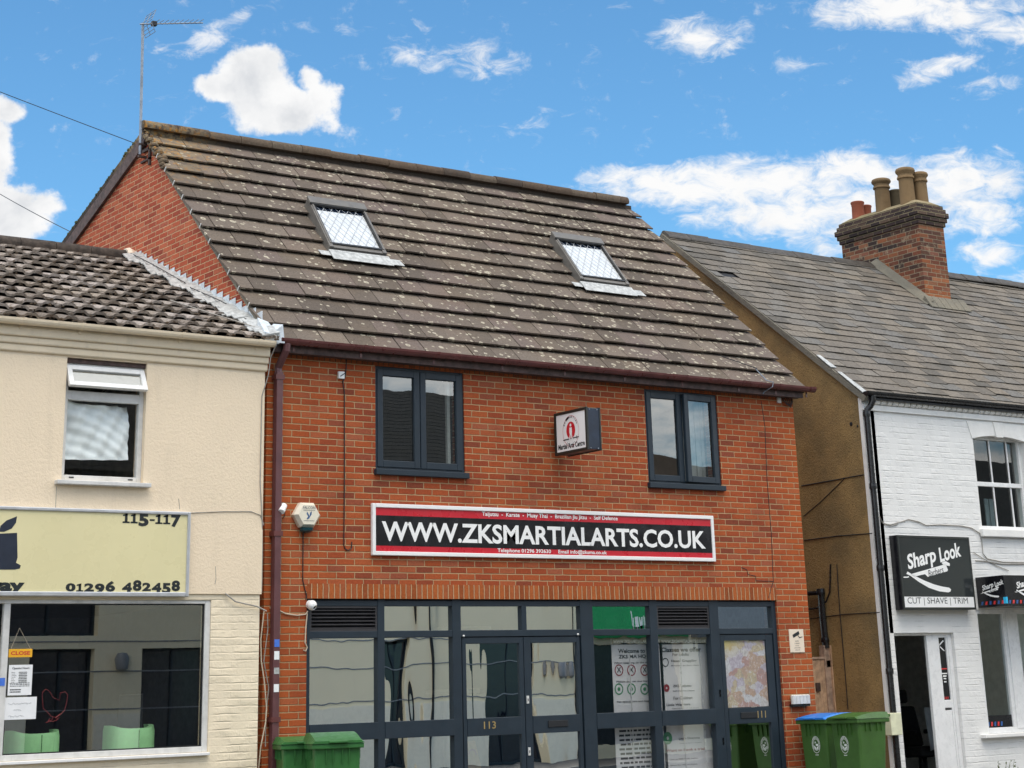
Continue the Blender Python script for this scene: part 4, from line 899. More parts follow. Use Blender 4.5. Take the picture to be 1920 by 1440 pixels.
f.hexa([(xw - .14, .45, .4), (xw + .14, .45, .4), (xw + .14, .47, .4), (xw - .14, .47, .4), (xw - .06, .54, zt), (xw + .06, .54, zt), (xw + .06, .55, zt), (xw - .06, .55, zt)]); f.build('board', M['orange_sign'], wf, bevel=.004)
f = MB(); f.hexa([(xw - .14, .67, .4), (xw + .14, .67, .4), (xw + .14, .65, .4), (xw - .14, .65, .4), (xw - .06, .57, zt), (xw + .06, .57, zt), (xw + .06, .56, zt), (xw - .06, .56, zt)]); f.build('board', M['orange_sign'], wf, bevel=.004)
f = MB(); zz = zt - .16
for i in range(20):
    a, b_ = 2 * math.pi * i / 20, 2 * math.pi * (i + 1) / 20; f.poly([(xw + .045 * math.cos(a), .515, zz + .06 * math.sin(a)), (xw + .06 * math.cos(a), .515, zz + .075 * math.sin(a)), (xw + .06 * math.cos(b_), .515, zz + .075 * math.sin(b_)), (xw + .045 * math.cos(b_), .515, zz + .06 * math.sin(b_))])
f.build('warning_print', M['sign_red'], wf, normals=False)

# ---- TV aerial and overhead wires
yb = 3.25; ae = thing('tv_aerial', (-.11, yb, 8.1), 'television aerial on a tall mast bracketed to the gable peak', 'aerial')
MB().tube([(-.105, yb, 8.02), (-.112, yb, 8.5), (-.135, yb, 9.78)], .019, 8).build('mast', M['galv'], ae)
f = MB(); f.box(-.13, -.02, yb - .02, yb + .02, 8.14, 8.165); f.box(-.13, -.02, yb - .02, yb + .02, 7.98, 8.005); f.box(-.05, -.022, yb - .16, yb - .12, 7.86, 8.12); f.box(-.05, -.022, yb - .16, yb + .06, 8.06, 8.10); f.box(-.05, -.022, yb - .16, yb + .10, 7.93, 7.955); f.build('wall_bracket', M['dark_bracket'], ae)
b0, b1 = Vector((-.19, yb - .03, 9.745)), Vector((.70, yb - .03, 9.93)); MB().tube([b0, b1], .009, 6).build('boom', M['galv'], ae)
ud = (b1 - b0).normalized()
for i in range(10):
    p = b0 + ud * (.22 + .072 * i); h = .10 if i else .13
    MB().tube([p + Vector((.0, -h, .02)), p + Vector((0, h, .02))], .0045, 5).build('element', M['galv'], ae)
f = MB(); 
for s_ in (-1, 1):
    for q in (0, .35, .7, 1): p = b0 + ud * (.10 + .055 * q * (1 if s_ < 0 else 1)) ; f.tube([p + Vector((.0, -.15, s_ * (.02 + .13 * q))), p + Vector((0, .15, s_ * (.02 + .13 * q)))], .004, 5)
    p = b0 + ud * .10; f.tube([p + Vector((0, -.0, s_ * .02)), p + ud * .055 + Vector((0, 0, s_ * .15))], .005, 5); 
    for dy in (-.14, .14): f.tube([p + Vector((0, dy, s_ * .02)), p + ud * .055 + Vector((0, dy, s_ * .15))], .004, 5)
f.build('reflector', M['galv'], ae)
p = b0 + ud * .20; MB().box(p.x - .035, p.x + .035, p.y - .03, p.y + .03, p.z - .03, p.z + .035).build('dipole_box', M['black_pl'], ae, bevel=.008)
def onray(u, v, d): return CP + ray(u, v).normalized() * d
e0 = RP(7.2, .28, .05); e1 = onray(-130, 122, 30.0)
def sagged(a, b, sag, n=24): return [a.lerp(b, i / n) - Vector((0, 0, sag * 4 * (i / n) * (1 - i / n))) for i in range(n + 1)]
tag(MB().tube(sagged(e0, e1, .06), .006, 5).build('telephone_wire', M['cable_black']), 'thin dark telephone wire slanting over the tiled roof past the gable peak', 'wire')
tag(MB().tube(sagged(Vector((-.05, WX(224, 478, -.05)[0], WX(224, 478, -.05)[1])), onray(-120, 288, 34.0), .08), .006, 5).build('telephone_wire', M['cable_black']), 'lower thin wire running across the brick gable to the left roof ridge', 'wire')

# ---- wheelie bins
def make_bin(body, lid, crest, dome=.0):
    w_, d_, h_ = .52, .56, .97
    t = thing('wheelie_bin', (0, 0, 0), '', 'wheelie bin'); t.scale = (.94, .94, 1.035)
    f = MB(); a, b = w_ / 2 - .055, w_ / 2 - .012
    f.hexa([(-a, -d_ / 2 + .05, .05), (a, -d_ / 2 + .05, .05), (a, d_ / 2 - .12, .05), (-a, d_ / 2 - .12, .05), (-b, -d_ / 2 + .01, h_), (b, -d_ / 2 + .01, h_), (b, d_ / 2 - .03, h_), (-b, d_ / 2 - .03, h_)])
    bo = f.build('body', body, t, bevel=.03, seg=3)
    for x in (-.12, -.05, .05, .12): f = MB(); f.hexa([(x - .004, -d_ / 2 + .002, h_ - .17), (x + .004, -d_ / 2 + .002, h_ - .17), (x + .004, -d_ / 2 + .03, h_ - .17), (x - .004, -d_ / 2 + .03, h_ - .17), (x - .004, -d_ / 2 - .012, h_ - .035), (x + .004, -d_ / 2 - .012, h_ - .035), (x + .004, -d_ / 2 + .03, h_ - .035), (x - .004, -d_ / 2 + .03, h_ - .035)]); f.build('rib', body, bo)
    for y in (-.14, -.06, .06, .14):
        for s in (-1, 1): f = MB(); f.box(*sorted((s * (w_ / 2 - .03), s * (w_ / 2 + .004))), y - .004, y + .004, h_ - .13, h_ - .035); f.build('rib', body, bo)
    f = MB(); frame(f, -w_ / 2, w_ / 2, 0, 0, .02, 0, 0) if 0 else None
    f.box(-w_ / 2 - .012, w_ / 2 + .012, -d_ / 2 - .025, -d_ / 2 + .02, h_ - .04, h_ + .005); f.box(-w_ / 2 - .012, w_ / 2 + .012, d_ / 2 - .05, d_ / 2, h_ - .04, h_ + .005)
    f.box(-w_ / 2 - .012, -w_ / 2 + .03, -d_ / 2 + .02, d_ / 2 - .05, h_ - .04, h_ + .005); f.box(w_ / 2 - .03, w_ / 2 + .012, -d_ / 2 + .02, d_ / 2 - .05, h_ - .04, h_ + .005)
    f.build('rim', body, bo, bevel=.008)
    f = MB(); n = 9
    for i in range(n):                    # lid: slightly domed from front to back
        q0, q1 = i / n, (i + 1) / n; ya, yb_ = -d_ / 2 - .035 + (d_ + .03) * q0, -d_ / 2 - .035 + (d_ + .03) * q1
        za, zb_ = [h_ + .025 + (dome + .05) * math.sin(math.pi * min(q * .62 + .02, 1)) for q in (q0, q1)]
        f.hexa([(-w_ / 2 - .018, ya, h_ + .007), (w_ / 2 + .018, ya, h_ + .007), (w_ / 2 + .018, yb_, h_ + .007), (-w_ / 2 - .018, yb_, h_ + .007), (-w_ / 2 + .02, ya, za), (w_ / 2 - .02, ya, za), (w_ / 2 - .02, yb_, zb_), (-w_ / 2 + .02, yb_, zb_)])
    ld = f.build('lid', lid, t, smooth=False)
    f = MB(); f.box(-.10, .10, -d_ / 2 - .06, -d_ / 2 - .03, h_ + .01, h_ + .03); f.build('lid_handle', lid, ld, bevel=.006)
    f = MB()
    for s in (-1, 1): f.box(*sorted((s * .11, s * .16)), d_ / 2 - .06, d_ / 2 + .06, h_ - .01, h_ + .05); 
    f.tube([(-w_ / 2 + .03, d_ / 2 + .05, h_ + .03), (w_ / 2 - .03, d_ / 2 + .05, h_ + .03)], .016, 8); f.build('handle', body, t, bevel=.004)
    for s in (-1, 1):
        f = MB(); f.lathe([(.02, -.025), (.098, -.022), (.1, 0), (.098, .022), (.02, .025)], (s * (w_ / 2 - .02), d_ / 2 - .06, .10), (1, 0, 0), 18); f.build('wheel', M['rubber'], t)
    if crest:
        f = MB(); zc, y = .70, None; yf = lambda z: -d_ / 2 + .05 - .04 * (z - .05) / (h_ - .05) - .003
        x_off = crest
        def rp(r, a): return (x_off + r * .78 * math.cos(a), yf(zc + r * math.sin(a)), zc + r * math.sin(a))
        for (r0, r1, a0, a1) in ((.088, .094, 0, 360), (.060, .065, 0, 360)):
            for i in range(36):
                a, b_ = R(a0 + (a1 - a0) * i / 36), R(a0 + (a1 - a0) * (i + 1) / 36); f.poly([rp(r0, a), rp(r1, a), rp(r1, b_), rp(r0, b_)])
        for i in range(34):                # tiny lettering round the crest
            a = R(222 - i * 8); b_ = R(222 - i * 8 - (5 if i % 9 else 1)); f.poly([rp(.069, a), rp(.084, a), rp(.084, b_), rp(.069, b_)])
        def q(pts): f.poly([(x_off + a * .78, yf(zc + b_), zc + b_) for a, b_ in pts])
        q([(-.03, .035), (-.015, .03), (-.01, .042), (-.005, .028), (.01, .02), (-.012, .018), (-.022, .008)]); q([(-.055, -.005), (-.01, -.028), (.0, -.05), (-.012, -.058), (-.04, -.035)]); q([(.055, -.012), (.01, -.03), (.0, -.052), (.014, -.058), (.042, -.036)])
        for dx in (.0, .018, .036): q([(dx - .004, -.014), (dx + .012, -.014), (dx + .014, .004), (dx + .004, .012), (dx - .006, .004)])
        for i in range(5): q([(-.034 + i * .015, -.118), (-.024 + i * .015, -.118), (-.024 + i * .015, -.108), (-.034 + i * .015, -.108)])
        f.build('council_crest', M['bin_white'], bo, normals=False)
    return t
def place_bin(t, x, y, rot, label, group):
    t.location = (x, y, 0); t.rotation_euler = (0, 0, R(rot)); t['label'] = label; t['group'] = group; return t
G_ = 'wheelie bins in front of the brick shop'
place_bin(make_bin(M['bin'], M['bin'], -.03), 7.52, -1.00, -90, 'green wheelie bin with green lid and white crest, in front of the blue lidded bin', G_)
place_bin(make_bin(M['bin'], M['bin_blue'], .03), 7.62, -.36, -90, 'green wheelie bin with a bright blue lid against the brick pier', G_)
place_bin(make_bin(M['bin2'], M['bin2'], 0, .03), wx(624, 1400, -.95), -.95, -20, 'dark green wheelie bin with domed lid, nearest in front of the left shop window', G_)
place_bin(make_bin(M['bin2'], M['bin2'], 0, .0), wx(566, 1400, -.42), -.42, -20, 'dark green wheelie bin half hidden between the downpipe and the domed lid bin', G_)

# ================================================================== CREAM SHOP (left)
YL = -.12; L = thing('cream_shop', (-2.6, 0, 0), 'cream rendered takeaway shop with profiled tile roof, left of the brick house', 'building')
LX0, LX1 = -5.6, -.114
wxl = wx(120, 800, YL) ; wxr = wx(272, 800, YL); WZ0, WZ1 = wz(190, 903, YL), wz(195, 675, YL)
sx0, sx1 = -5.2, wx(395, 1250, YL); sz0, sz1 = wz(390, 1410, YL), wz(390, 1125, YL)
wall(MB(), LX0, LX1, 2.47, 4.78, YL, .12, [(wxl, wxr, WZ0, WZ1)]).build('upper_wall', M['cream'], L)
wall(MB(), LX0, LX1 - .012, 0, 2.469, YL + .018, .12, [(sx0, sx1, sz0, sz1)]).build('ground_floor_wall', M['cream_brick'], L)
MB().box(LX1 - .03, LX1 - .002, .121, 8, 0, 5.0).build('party_wall', M['cream_brick'], L)
MB().box(LX0, LX0 + .2, .121, 8, 0, 5.0).build('party_wall', M['cream_brick'], L)
for pts in (((106, 912), (105, 935), (104, 957)), ((335, 935), (337, 955)), ((404, 1062), (405, 1085), (403, 1095)), ((250, 640), (251, 655))):
    MB().tube([(wx(u, v, YL), YL - .0005, wz(u, v, YL)) for u, v in pts], .003, 4).build('render_crack', M['cable_grey'], L)
f = MB()
for (za, zb, d) in ((4.762, 4.835, .030), (4.836, 4.905, .055), (4.906, 5.03, .085)):
    f.prism([(LX0, YL - d, za + .012), (LX0, YL - d + .012, za), (LX0, YL + .1, za), (LX0, YL + .1, zb), (LX0, YL - d, zb)], (LX1 + .016 - LX0, 0, 0))
f.build('cornice', M['cream_smooth'], L, bevel=.006)
f = MB(); sec = [(-.262 + .05 * math.cos(math.pi + math.pi * i / 8), 5.065 + .062 * math.sin(math.pi + math.pi * i / 8)) for i in range(9)]; sec += [(-.262 + .045 * math.cos(math.pi + math.pi * i / 8), 5.066 + .055 * math.sin(math.pi + math.pi * i / 8)) for i in range(9)][::-1]
for i in range(len(sec)):
    (ya, za), (yb, zb) = sec[i], sec[(i + 1) % len(sec)]; f.poly([(LX0, ya, za), (-.10, ya, za), (-.10, yb, zb), (LX0, yb, zb)])
f.prism([(-.105, y, z) for y, z in sec[:9]], (.02, 0, 0)); lg_ = f.build('gutter', M['cream_smooth'], L, smooth=True)
for x in (-3.9, -2.9, wx(155, 612, -.3), wx(342, 634, -.3), wx(486, 645, -.3)):
    j = MB(); j.prism([(x, -.262 + .056 * math.cos(math.pi + math.pi * i / 8), 5.068 + .068 * math.sin(math.pi + math.pi * i / 8)) for i in range(9)], (.03, 0, 0)); j.box(x, x + .03, -.215, -.205, 4.97, 5.06); j.build('gutter_bracket', M['cream_smooth'], lg_)
# roof of profiled tiles
LY0, LZ0, LY1, LZ1 = -.25, 5.09, 3.45, 6.735
lp = math.atan2(LZ1 - LZ0, LY1 - LY0); lc, ls = math.cos(lp), math.sin(lp); LLn = (LY1 - LY0) / lc; NL = 13; LG = LLn / NL
def LP(x, s, n=0.0): return Vector((x, LY0 + s * lc - n * ls, LZ0 + s * ls + n * lc))
def prof(t):                               # double-roll tile: one broad pan and a roll per half
    q = (t * 2) % 1.0
    sm = lambda a: a * a * (3 - 2 * a)
    if q < .12: return .024 * sm(q / .12)
    if q < .58: return .024 + .003 * math.sin(math.pi * (q - .12) / .46)
    if q < .72: return .024 * (1 - sm((q - .58) / .14))
    return -.004 * math.sin(math.pi * (q - .72) / .28)
tb = MB(); TWL = .42; rng = random.Random(11); NS = 28
for c in range(NL):
    x = LX0 - rng.uniform(0, .02)
    while x < -.03:
        s0 = c * LG + rng.uniform(-.012, .012); s1 = min(c * LG + LG + .05, LLn); tb.r = rng.random(); dn_ = rng.uniform(-.006, .008); rows = []
        for (s_, n_) in ((s0, -.006), (s0, .023), (s1, -.040)):
            rows.append([tb.vert(LP(min(x + TWL * i / NS, -.028), s_, n_ + dn_ + (prof(i / NS) if True else 0))) for i in range(NS + 1)])
        for a, b in zip(rows, rows[1:]):
            for i in range(NS):
                tb.face((a[i], a[i + 1], b[i + 1], b[i]))
        x += TWL
lroof = tb.build('roof', M['pantile'], L, smooth=True, normals=False)
MB().prism([LP(LX0, 0, -.05), LP(-.03, 0, -.05), LP(-.03, LLn, -.05), LP(LX0, LLn, -.05)], (0, 0, -.03)).build('roof_underlay', M['anth_dark'], lroof)
mo = MB()
for i in range(420):                                       # moss and debris lodged under the tile edges
    c = rng.randrange(0, NL); xx = LX0 + rng.random() ** .6 * (-LX0 - .05); tq = rng.random(); r_ = rng.uniform(.006, .022); p = LP(xx, c * LG - rng.uniform(.0, .05), .008 + r_ * .2); mo.r = rng.random()
    mo.lathe([(r_, -r_ * .3), (r_ * .8, r_ * .35), (.002, r_ * .6)], p, n=5)
mo.build('moss', plain('brown_moss', (.055, .036, .02), .95, .5, 20, .6, 60), lroof)['kind'] = 'stuff'
MB().prism([(LX0, LY1, LZ1 - .03), (LX0, 8, LZ1 - 1.9), (LX0, 8, LZ1 - 1.95), (LX0, LY1, LZ1 - .08)], (-.03 - LX0, 0, 0)).build('rear_roof', M['pantile'], L)
rb = MB(); x = LX0
while x < -.12:
    xe = min(x + .45, -.10); r_ = .105 + rng.uniform(-.005, .005); dz = rng.uniform(-.008, .008)
    rb.r = rng.random(); rb.prism([(x + .004, LY1 + r_ * math.cos(R(a)), LZ1 - .0 + dz + .85 * r_ * math.sin(R(a))) for a in (-30, 0, 30, 60, 90, 120, 150, 180, 210)], (xe - x - .008, 0, 0)); x = xe
rb.build('ridge_tiles', plain('sooty_ridge_tile', (.048, .036, .028), .85, .5, 14, .5, 40), lroof, smooth=True)
MB().lathe([(.10, 0), (.11, .05), (.08, .11)], (-.17, LY1 - .03, LZ1 + .0), (1, 0, .1), 12).build('ridge_mortar', M['cctv_board'], lroof)
# stepped lead flashing up the gable
f = MB(); n = 21; yA, zA = WX(255, 476, -.03); yB, zB = WX(492, 596, -.03)
for i in range(n):
    y0_, y1_ = yA + (yB - yA) * i / n, yA + (yB - yA) * (i + 1) / n; z0_, z1_ = zA + (zB - zA) * i / n, zA + (zB - zA) * (i + 1) / n; jx = rng.uniform(0, .006)
    f.prism([(-.030 - jx, y0_, z0_ - .17), (-.030 - jx, y1_, z1_ - .17), (-.030 - jx, y1_ + .004, z0_ + .012), (-.030 - jx, y0_ - .002, z0_ + .002)], (.006, 0, 0))
f.hexa([(-.05, yA, zA - .19), (-.032, yA, zA - .19), (-.032, yB, zB - .19), (-.05, yB, zB - .19), (-.05, yA, zA - .06), (-.032, yA, zA - .06), (-.032, yB, zB - .06), (-.05, yB, zB - .06)])
f.build('stepped_flashing', M['lead'], L)
f = MB()                                                     # lead dressed over the tiles beside the wall
for i in range(40):
    s0_, s1_ = LLn * i / 40, LLn * (i + 1) / 40; n_ = .055 + .012 * math.sin(i * 1.9); w_ = .20 + .05 * math.sin(i * .9)
    f.hexa([LP(-.03 - w_, s0_, n_ - .03), LP(-.03, s0_, n_ + .0), LP(-.03, s1_, n_ + .02), LP(-.03 - w_, s1_, n_ - .01), LP(-.03 - w_, s0_, n_ - .018), LP(-.03, s0_, n_ + .03), LP(-.03, s1_, n_ + .045), LP(-.03 - w_, s1_, n_ + .0)])
f.build('lead_apron', M['lead_dull'], L)
f = MB(); f.hexa([(-.16, -.20, 5.03), (-.01, -.24, 5.05), (.0, -.02, 5.16), (-.14, .02, 5.22), (-.20, -.26, 5.16), (-.03, -.27, 5.13), (-.02, .0, 5.33), (-.12, .06, 5.38)]); f.hexa([(-.06, -.25, 5.06), (.05, -.25, 5.06), (.02, -.05, 5.1), (-.03, -.05, 5.1), (-.05, -.26, 5.20), (.02, -.26, 5.26), (.01, -.06, 5.3), (-.02, -.06, 5.26)])
f.build('crumpled_lead', M['lead'], L)
tag(MB().tube([LP(-.16, 3.9, .08), LP(-.15, 3.2, .09), LP(-.14, 2.3, .085), (-.055, 1.9, 5.98 + .12), LP(-.15, 2.1, .07), LP(-.13, 1.4, .1), (-.052, .75, 5.62), LP(-.12, .7, .06), LP(-.10, .25, .06)], .006, 5).build('roof_cable', M['cable_black']), 'thin black cable lying along the lead flashing between the two roofs', 'cable')
tag(MB().tube([LP(-3.3, 3.25, .05), LP(-3.0, 3.75, .13), LP(-2.82, 4.06, .15)], .010, 5).build('roof_cable', M['cable_grey']), 'grey cable over the ridge at the far left of the profiled tile roof', 'cable')
tag(MB().tube([LP(-.75, 1.3, .055), LP(-.45, .75, .055), LP(-.15, .2, .06), (-.08, -.30, 5.12), (-.085, -.30, 5.02), (-.10, -.215, 4.9), (-.105, -.18, 4.72), (-.15, YL - .008, 4.5), (-.155, YL - .008, 3.6), (-.13, YL - .008, 3.3), (-.10, -.10, 2.9), (-.075, -.05, 2.5)], .006, 5).build('roof_cable', M['cable_grey']), 'pale cable dropping from the left roof corner down the cream wall edge', 'cable')
# first floor window with top light ajar and sheet hung inside
yw = YL + .055
f = MB(); frame(f, wxl, wxr, WZ0, WZ1 - .045, .05, yw, yw + .06, tb=.06); zt0, zt1 = wz(200, 750, yw), wz(200, 740, yw); f.box(wxl + .05, wxr - .05, yw + .002, yw + .058, zt0 - .02, zt1 + .02)
lw = f.build('casement_window', M['upvc_grey'], L, bevel=.004)
MB().box(wxl - .0, wxr + .0, yw - .02, yw + .05, WZ1 - .046, WZ1 - .002).build('head_trim', M['fascia'], lw)
MB().box(wxl - .07, wxr + .06, YL - .075, yw + .02, WZ0 - .045, WZ0 - .004).build('window_sill', M['upvc_grey'], lw, bevel=.006)
pane('pane', wxl + .05, wxr - .05, WZ0 + .06, zt0 - .02, yw + .03, M['g_clear'], lw)
zh = WZ1 - .075; hgt = zh - (zt1 + .04); s = MB(); frame(s, wxl + .012, wxr - .012, zh - hgt - .02, zh, .052, yw - .02, yw + .02)
ts = s.build('top_sash', M['upvc'], lw, bevel=.004); tp = pane('pane', wxl + .064, wxr - .064, zh - hgt + .032, zh - .052, yw, M['g_left'], ts)
fr_ = MB(); fr_.poly([(wxl + .064, yw + .006, zh - hgt + .032), (wxr - .064, yw + .006, zh - hgt + .032), (wxr - .064, yw + .006, zh - .052), (wxl + .064, yw + .006, zh - .052)]); fr_.build('obscure_pane', plain('obscure_glass', (.17, .17, .155), .25, .1, 40), ts, normals=False)
piv = Vector((0, yw, zh)); ts.matrix_local = Matrix.Translation(piv) @ Matrix.Rotation(R(-27), 4, 'X') @ Matrix.Translation(-piv)
st_ = MB(); xm = (wxl + wxr) / 2; st_.tube([(xm, yw + .02, zt1 + .03), (xm + .01, yw - .03, zt1 + .05), (xm + .03, yw - .06, zt1 + .09)], .007, 5); st_.build('casement_stay', M['black_pl'], lw)
for xx in (wxl + .10, wxr - .14): MB().box(xx, xx + .05, yw - .004, yw + .002, WZ0 + .03, WZ0 + .042).build('drain_cover', M['anth_dark'], lw)
room('upper_room', wxl - .4, wxr + .4, .12, 2.4, WZ0 - .8, WZ1 + .1, M['room_light'], L)
# crumpled white sheet
f = MB(); nx, nz = 34, 30; xa, xb = wxl + .06, wxr - .11; za, zb = wz(190, 866, .1), wz(190, 757, .1)
g = []
for j in range(nz + 1):
    for i in range(nx + 1):
        u, v = i / nx, j / nz
        wv = .018 * math.sin(9 * u + 14 * v + 2 * math.sin(5 * v)) * v + .012 * math.sin(23 * u - 9 * v) + .008 * math.sin(31 * v + 17 * u * u) + .02 * math.sin(4 * (u + v))
        g.append(f.vert((xa + (xb - xa) * u, yw + .11 + wv, za + (zb - za) * v - .03 * math.sin(3.1 * u) * v * v - (.07 * max(0, u - .82) / .18 if v > .97 else 0) + .02 * u * (1 - v))))
for j in range(nz):
    for i in range(nx): a = j * (nx + 1) + i; f.face((g[a], g[a + 1], g[a + nx + 2], g[a + nx + 1]))
tag(f.build('hung_sheet', plain('white_sheet', (.80, .86, .85), .8, .05), smooth=True, normals=False), 'crumpled white sheet hung inside the cream building upstairs window', 'sheet')
# fascia sign of the takeaway
gx1, gz1 = W(358, 960, YL - .05); gx0 = -5.3; gz0 = wz(356, 1119, YL - .05); yf = YL - .05
tk = thing('takeaway_sign', (-2.9, YL, gz0), 'pale yellow fascia sign with dark numerals 115-117 and a phone number', 'sign')
MB().box(gx0 + .03, gx1 - .03, yf + .008, YL - .001, gz0 + .03, gz1 - .03).build('sign_panel', M['yellow_sign'], tk)
f = MB(); frame(f, gx0, gx1, gz0, gz1, .034, yf - .008, YL - .001, tb=.044); f.build('sign_frame', M['alu'], tk, bevel=.008)
yt = yf + .006
def slab(mb, s, u0, v0, u1, v1, bold=.05, serif=True):
    """fat old-style numerals: heavy letters, hanging figures, bracketed feet"""
    xa, zb0 = W(u0, v1, yt); xb, zt = W(u1, v0, yt); hh = zt - zb0
    adv = {'-': .55, '1': .72, ' ': .42, '4': 1.12}; tot = sum(adv.get(c, 1.0) for c in s); k = (xb - xa) / tot; x = xa
    for c in s:
        a = adv.get(c, 1.0) * k
        if c == '-': mb.poly([(x + .1 * a, yt, zb0 + hh * .28), (x + .9 * a, yt, zb0 + hh * .28), (x + .95 * a, yt, zb0 + hh * .46), (x + .12 * a, yt, zb0 + hh * .46)])
        elif c == '1':
            cx_ = x + a * .5; t = a * .17
            mb.poly([(cx_ - t, yt, zb0 + hh * .1), (cx_ + t, yt, zb0 + hh * .1), (cx_ + t * .9, yt, zb0 + hh * .98), (cx_ - t, yt, zb0 + hh * .86)])
            mb.poly([(cx_ - a * .46, yt, zb0), (cx_ + a * .46, yt, zb0), (cx_ + a * .44, yt, zb0 + hh * .16), (cx_ - a * .44, yt, zb0 + hh * .16)]); mb.poly([(cx_ - a * .44, yt, zb0 + hh * .68), (cx_ + t, yt, zb0 + hh * .74), (cx_ + t, yt, zb0 + hh * .98), (cx_ - a * .40, yt, zb0 + hh * .84)])
        elif c != ' ':
            drop = {'5': -.28, '7': -.28, '9': -.26, '4': -.22}.get(c, 0); up = {'6': .30, '8': .30}.get(c, 0)
            letter(mb, c, (x + .04 * a, yt, zb0 + hh * drop), UX, UZ, a * .92, hh * (1.0 + (up if up else -drop * .95)), bold)
        x += a
for a_ in (('115-117', 229, 965, 340.5, 980.5), ('01296', 122, 1094, 217, 1109), ('482458', 228, 1093, 338.5, 1108)): mb = MB(); mb.whole = True; slab(mb, *a_); mb.build('numerals', M['text_black'], tk, normals=False)
mb = MB()
ya_, = (0,)
letter(mb, 'Takeaway', (wx(46, 1103, yt), yt, wz(46, 1116, yt)), UX, UZ, wx(46, 1103, yt) - wx(-160, 1103, yt), .150, .05, anchor='r'); mb.build('lettering', M['text_black'], tk, normals=False)
mb = MB()
def pp(pts): mb.poly([(wx(u, v, yt), yt, wz(u, v, yt)) for u, v in pts])
pp([(-8, 1001), (32, 999), (33, 1045), (30, 1055), (39, 1060), (37, 1066), (28, 1068), (-8, 1068)][::-1]); pp([(-2, 997), (1, 986), (12, 976), (32, 968), (30, 980), (22, 991), (8, 997)][::-1]); mb.build('logo_letter', plain('navy_lettering', (.012, .018, .035), .4), tk, normals=False)
f = MB(); f.box(wx(300, 960, yf), wx(300, 960, yf) + .02, YL - .03, YL - .01, gz1 + .001, gz1 + .05)
# cable along the render above the sign
tag(MB().tube([(gx1 + .005, YL - .006, gz1 - .005), (wx(420, 958, YL), YL - .006, wz(420, 959, YL)), (wx(470, 958, YL), YL - .006, wz(470, 959, YL)), (wx(488, 963, YL), YL - .006, wz(488, 966, YL)), (wx(494, 985, YL), YL - .006, wz(494, 985, YL))], .004, 5).build('wall_cable', M['cable_grey']), 'thin cable along the cream render from the fascia sign to the downpipe', 'cable')
pts = [(421, 1113), (430, 1120), (440, 1128), (462, 1133), (480, 1137), (498, 1146)]
tag(MB().tube([(wx(u, v, YL), YL - .016, wz(u, v, YL)) for u, v in pts], .008, 6).build('wall_cable', M['cable_grey']), 'thick grey cable slanting over the painted cream pier to the downpipe', 'cable')
pts = [(494, 1146), (488, 1200), (489, 1240), (495, 1280), (499, 1330), (497, 1355), (488, 1400), (484, 1440), (482, 1480)]
tag(MB().tube([(wx(u, v, YL + .06), YL + .05, wz(u, v, YL + .06)) for u, v in pts], .007, 6).build('wall_cable', M['cable_cream']), 'cream cable hanging in the joint between the cream pier and the brick house', 'cable')
pts = [(500, 1150), (501, 1180), (496, 1240), (502, 1290), (500, 1340), (496, 1400)]
tag(MB().tube([(wx(u, v, -.03) + .012 * math.sin(v * .05), -.03, wz(u, v, -.03)) for u, v in pts], .006, 6).build('wall_cable', M['cable_grey']), 'grey cable hanging close behind the left of the maroon downpipe', 'cable')
# shop window
ys = YL + .03
f = MB(); frame(f, sx0, sx1, sz0, sz1, .06, ys, ys + .06, tb=.055, tt=.035); xm = wx(8, 1250, ys); f.box(xm - .032, xm + .032, ys + .002, ys + .058, sz0 + .055, sz1 - .035)
sw = f.build('shop_window', M['upvc_grey'], L, bevel=.005)
frame(f2 := MB(), xm + .032, sx1 - .06, sz0 + .055, sz1 - .035, .012, ys + .02, ys + .045); f2.build('glazing_gasket', M['anth_dark'], sw)
pane('pane', xm + .032, sx1 - .06, sz0 + .055, sz1 - .035, ys + .03, M['g_left'], sw); pane('pane', sx0 + .06, xm - .032, sz0 + .055, sz1 - .035, ys + .03, M['g_left'], sw)
MB().box(sx0 - .02, sx1 + .0, YL - .03, ys + .01, sz0 - .03, sz0 - .002).build('window_sill', M['upvc'], sw, bevel=.005)
room('shop_interior', -5.4, -.3, .12, 4.0, -.02, 2.45, M['steel_dark'], L)
tag(MB().box(wx(1, 1290, ys) - .05, wx(8.5, 1290, ys), ys - .002, ys - .0005, wz(5, 1286, ys), wz(5, 1271, ys)).build('hygiene_sticker', M['sticker_blue']), 'small blue sticker on the white mullion at the left edge of the shop window', 'sticker')
def paper(name, mt_, u0, v0, u1, v1, label, cat, rot=0):
    xa, zt = W(u0, v0, ys + .02); xb, zb0 = W(u1, v1, ys + .02); t = thing(name, ((xa + xb) / 2, ys + .05, zb0), label, cat)
    MB().box(xa, xb, ys + .018, ys + .022, zb0, zt).build('sheet' if name != 'close_sign' else 'sign_board', M[mt_], t, bevel=.001); return t, xa, xb, zb0, zt, ys + .017
t, xa, xb, zb0, zt, y = paper('close_sign', 'orange_sign', 16.5, 1217, 60, 1232, 'small yellow CLOSE sign hanging on a cord in the cream shop window', 'sign')
mb = MB(); letter(mb, 'CLOSE', (xa + .022, y, zb0 + .020), UX, UZ, xb - xa - .044, (zt - zb0) - .040, .03); mb.build('lettering', M['barber_red'], t, normals=False)
MB().tube([(xa + .02, y + .004, zt), ((xa + xb) / 2 - .02, y + .006, zt + .19), (xb - .02, y + .004, zt)], .0025, 4).build('hanging_cord', M['cable_cream'], t)
t, xa, xb, zb0, zt, y = paper('opening_hours', 'paper', 17, 1247, 58.5, 1303, 'white printed opening hours sheet in the cream shop window above the handwritten note', 'notice')
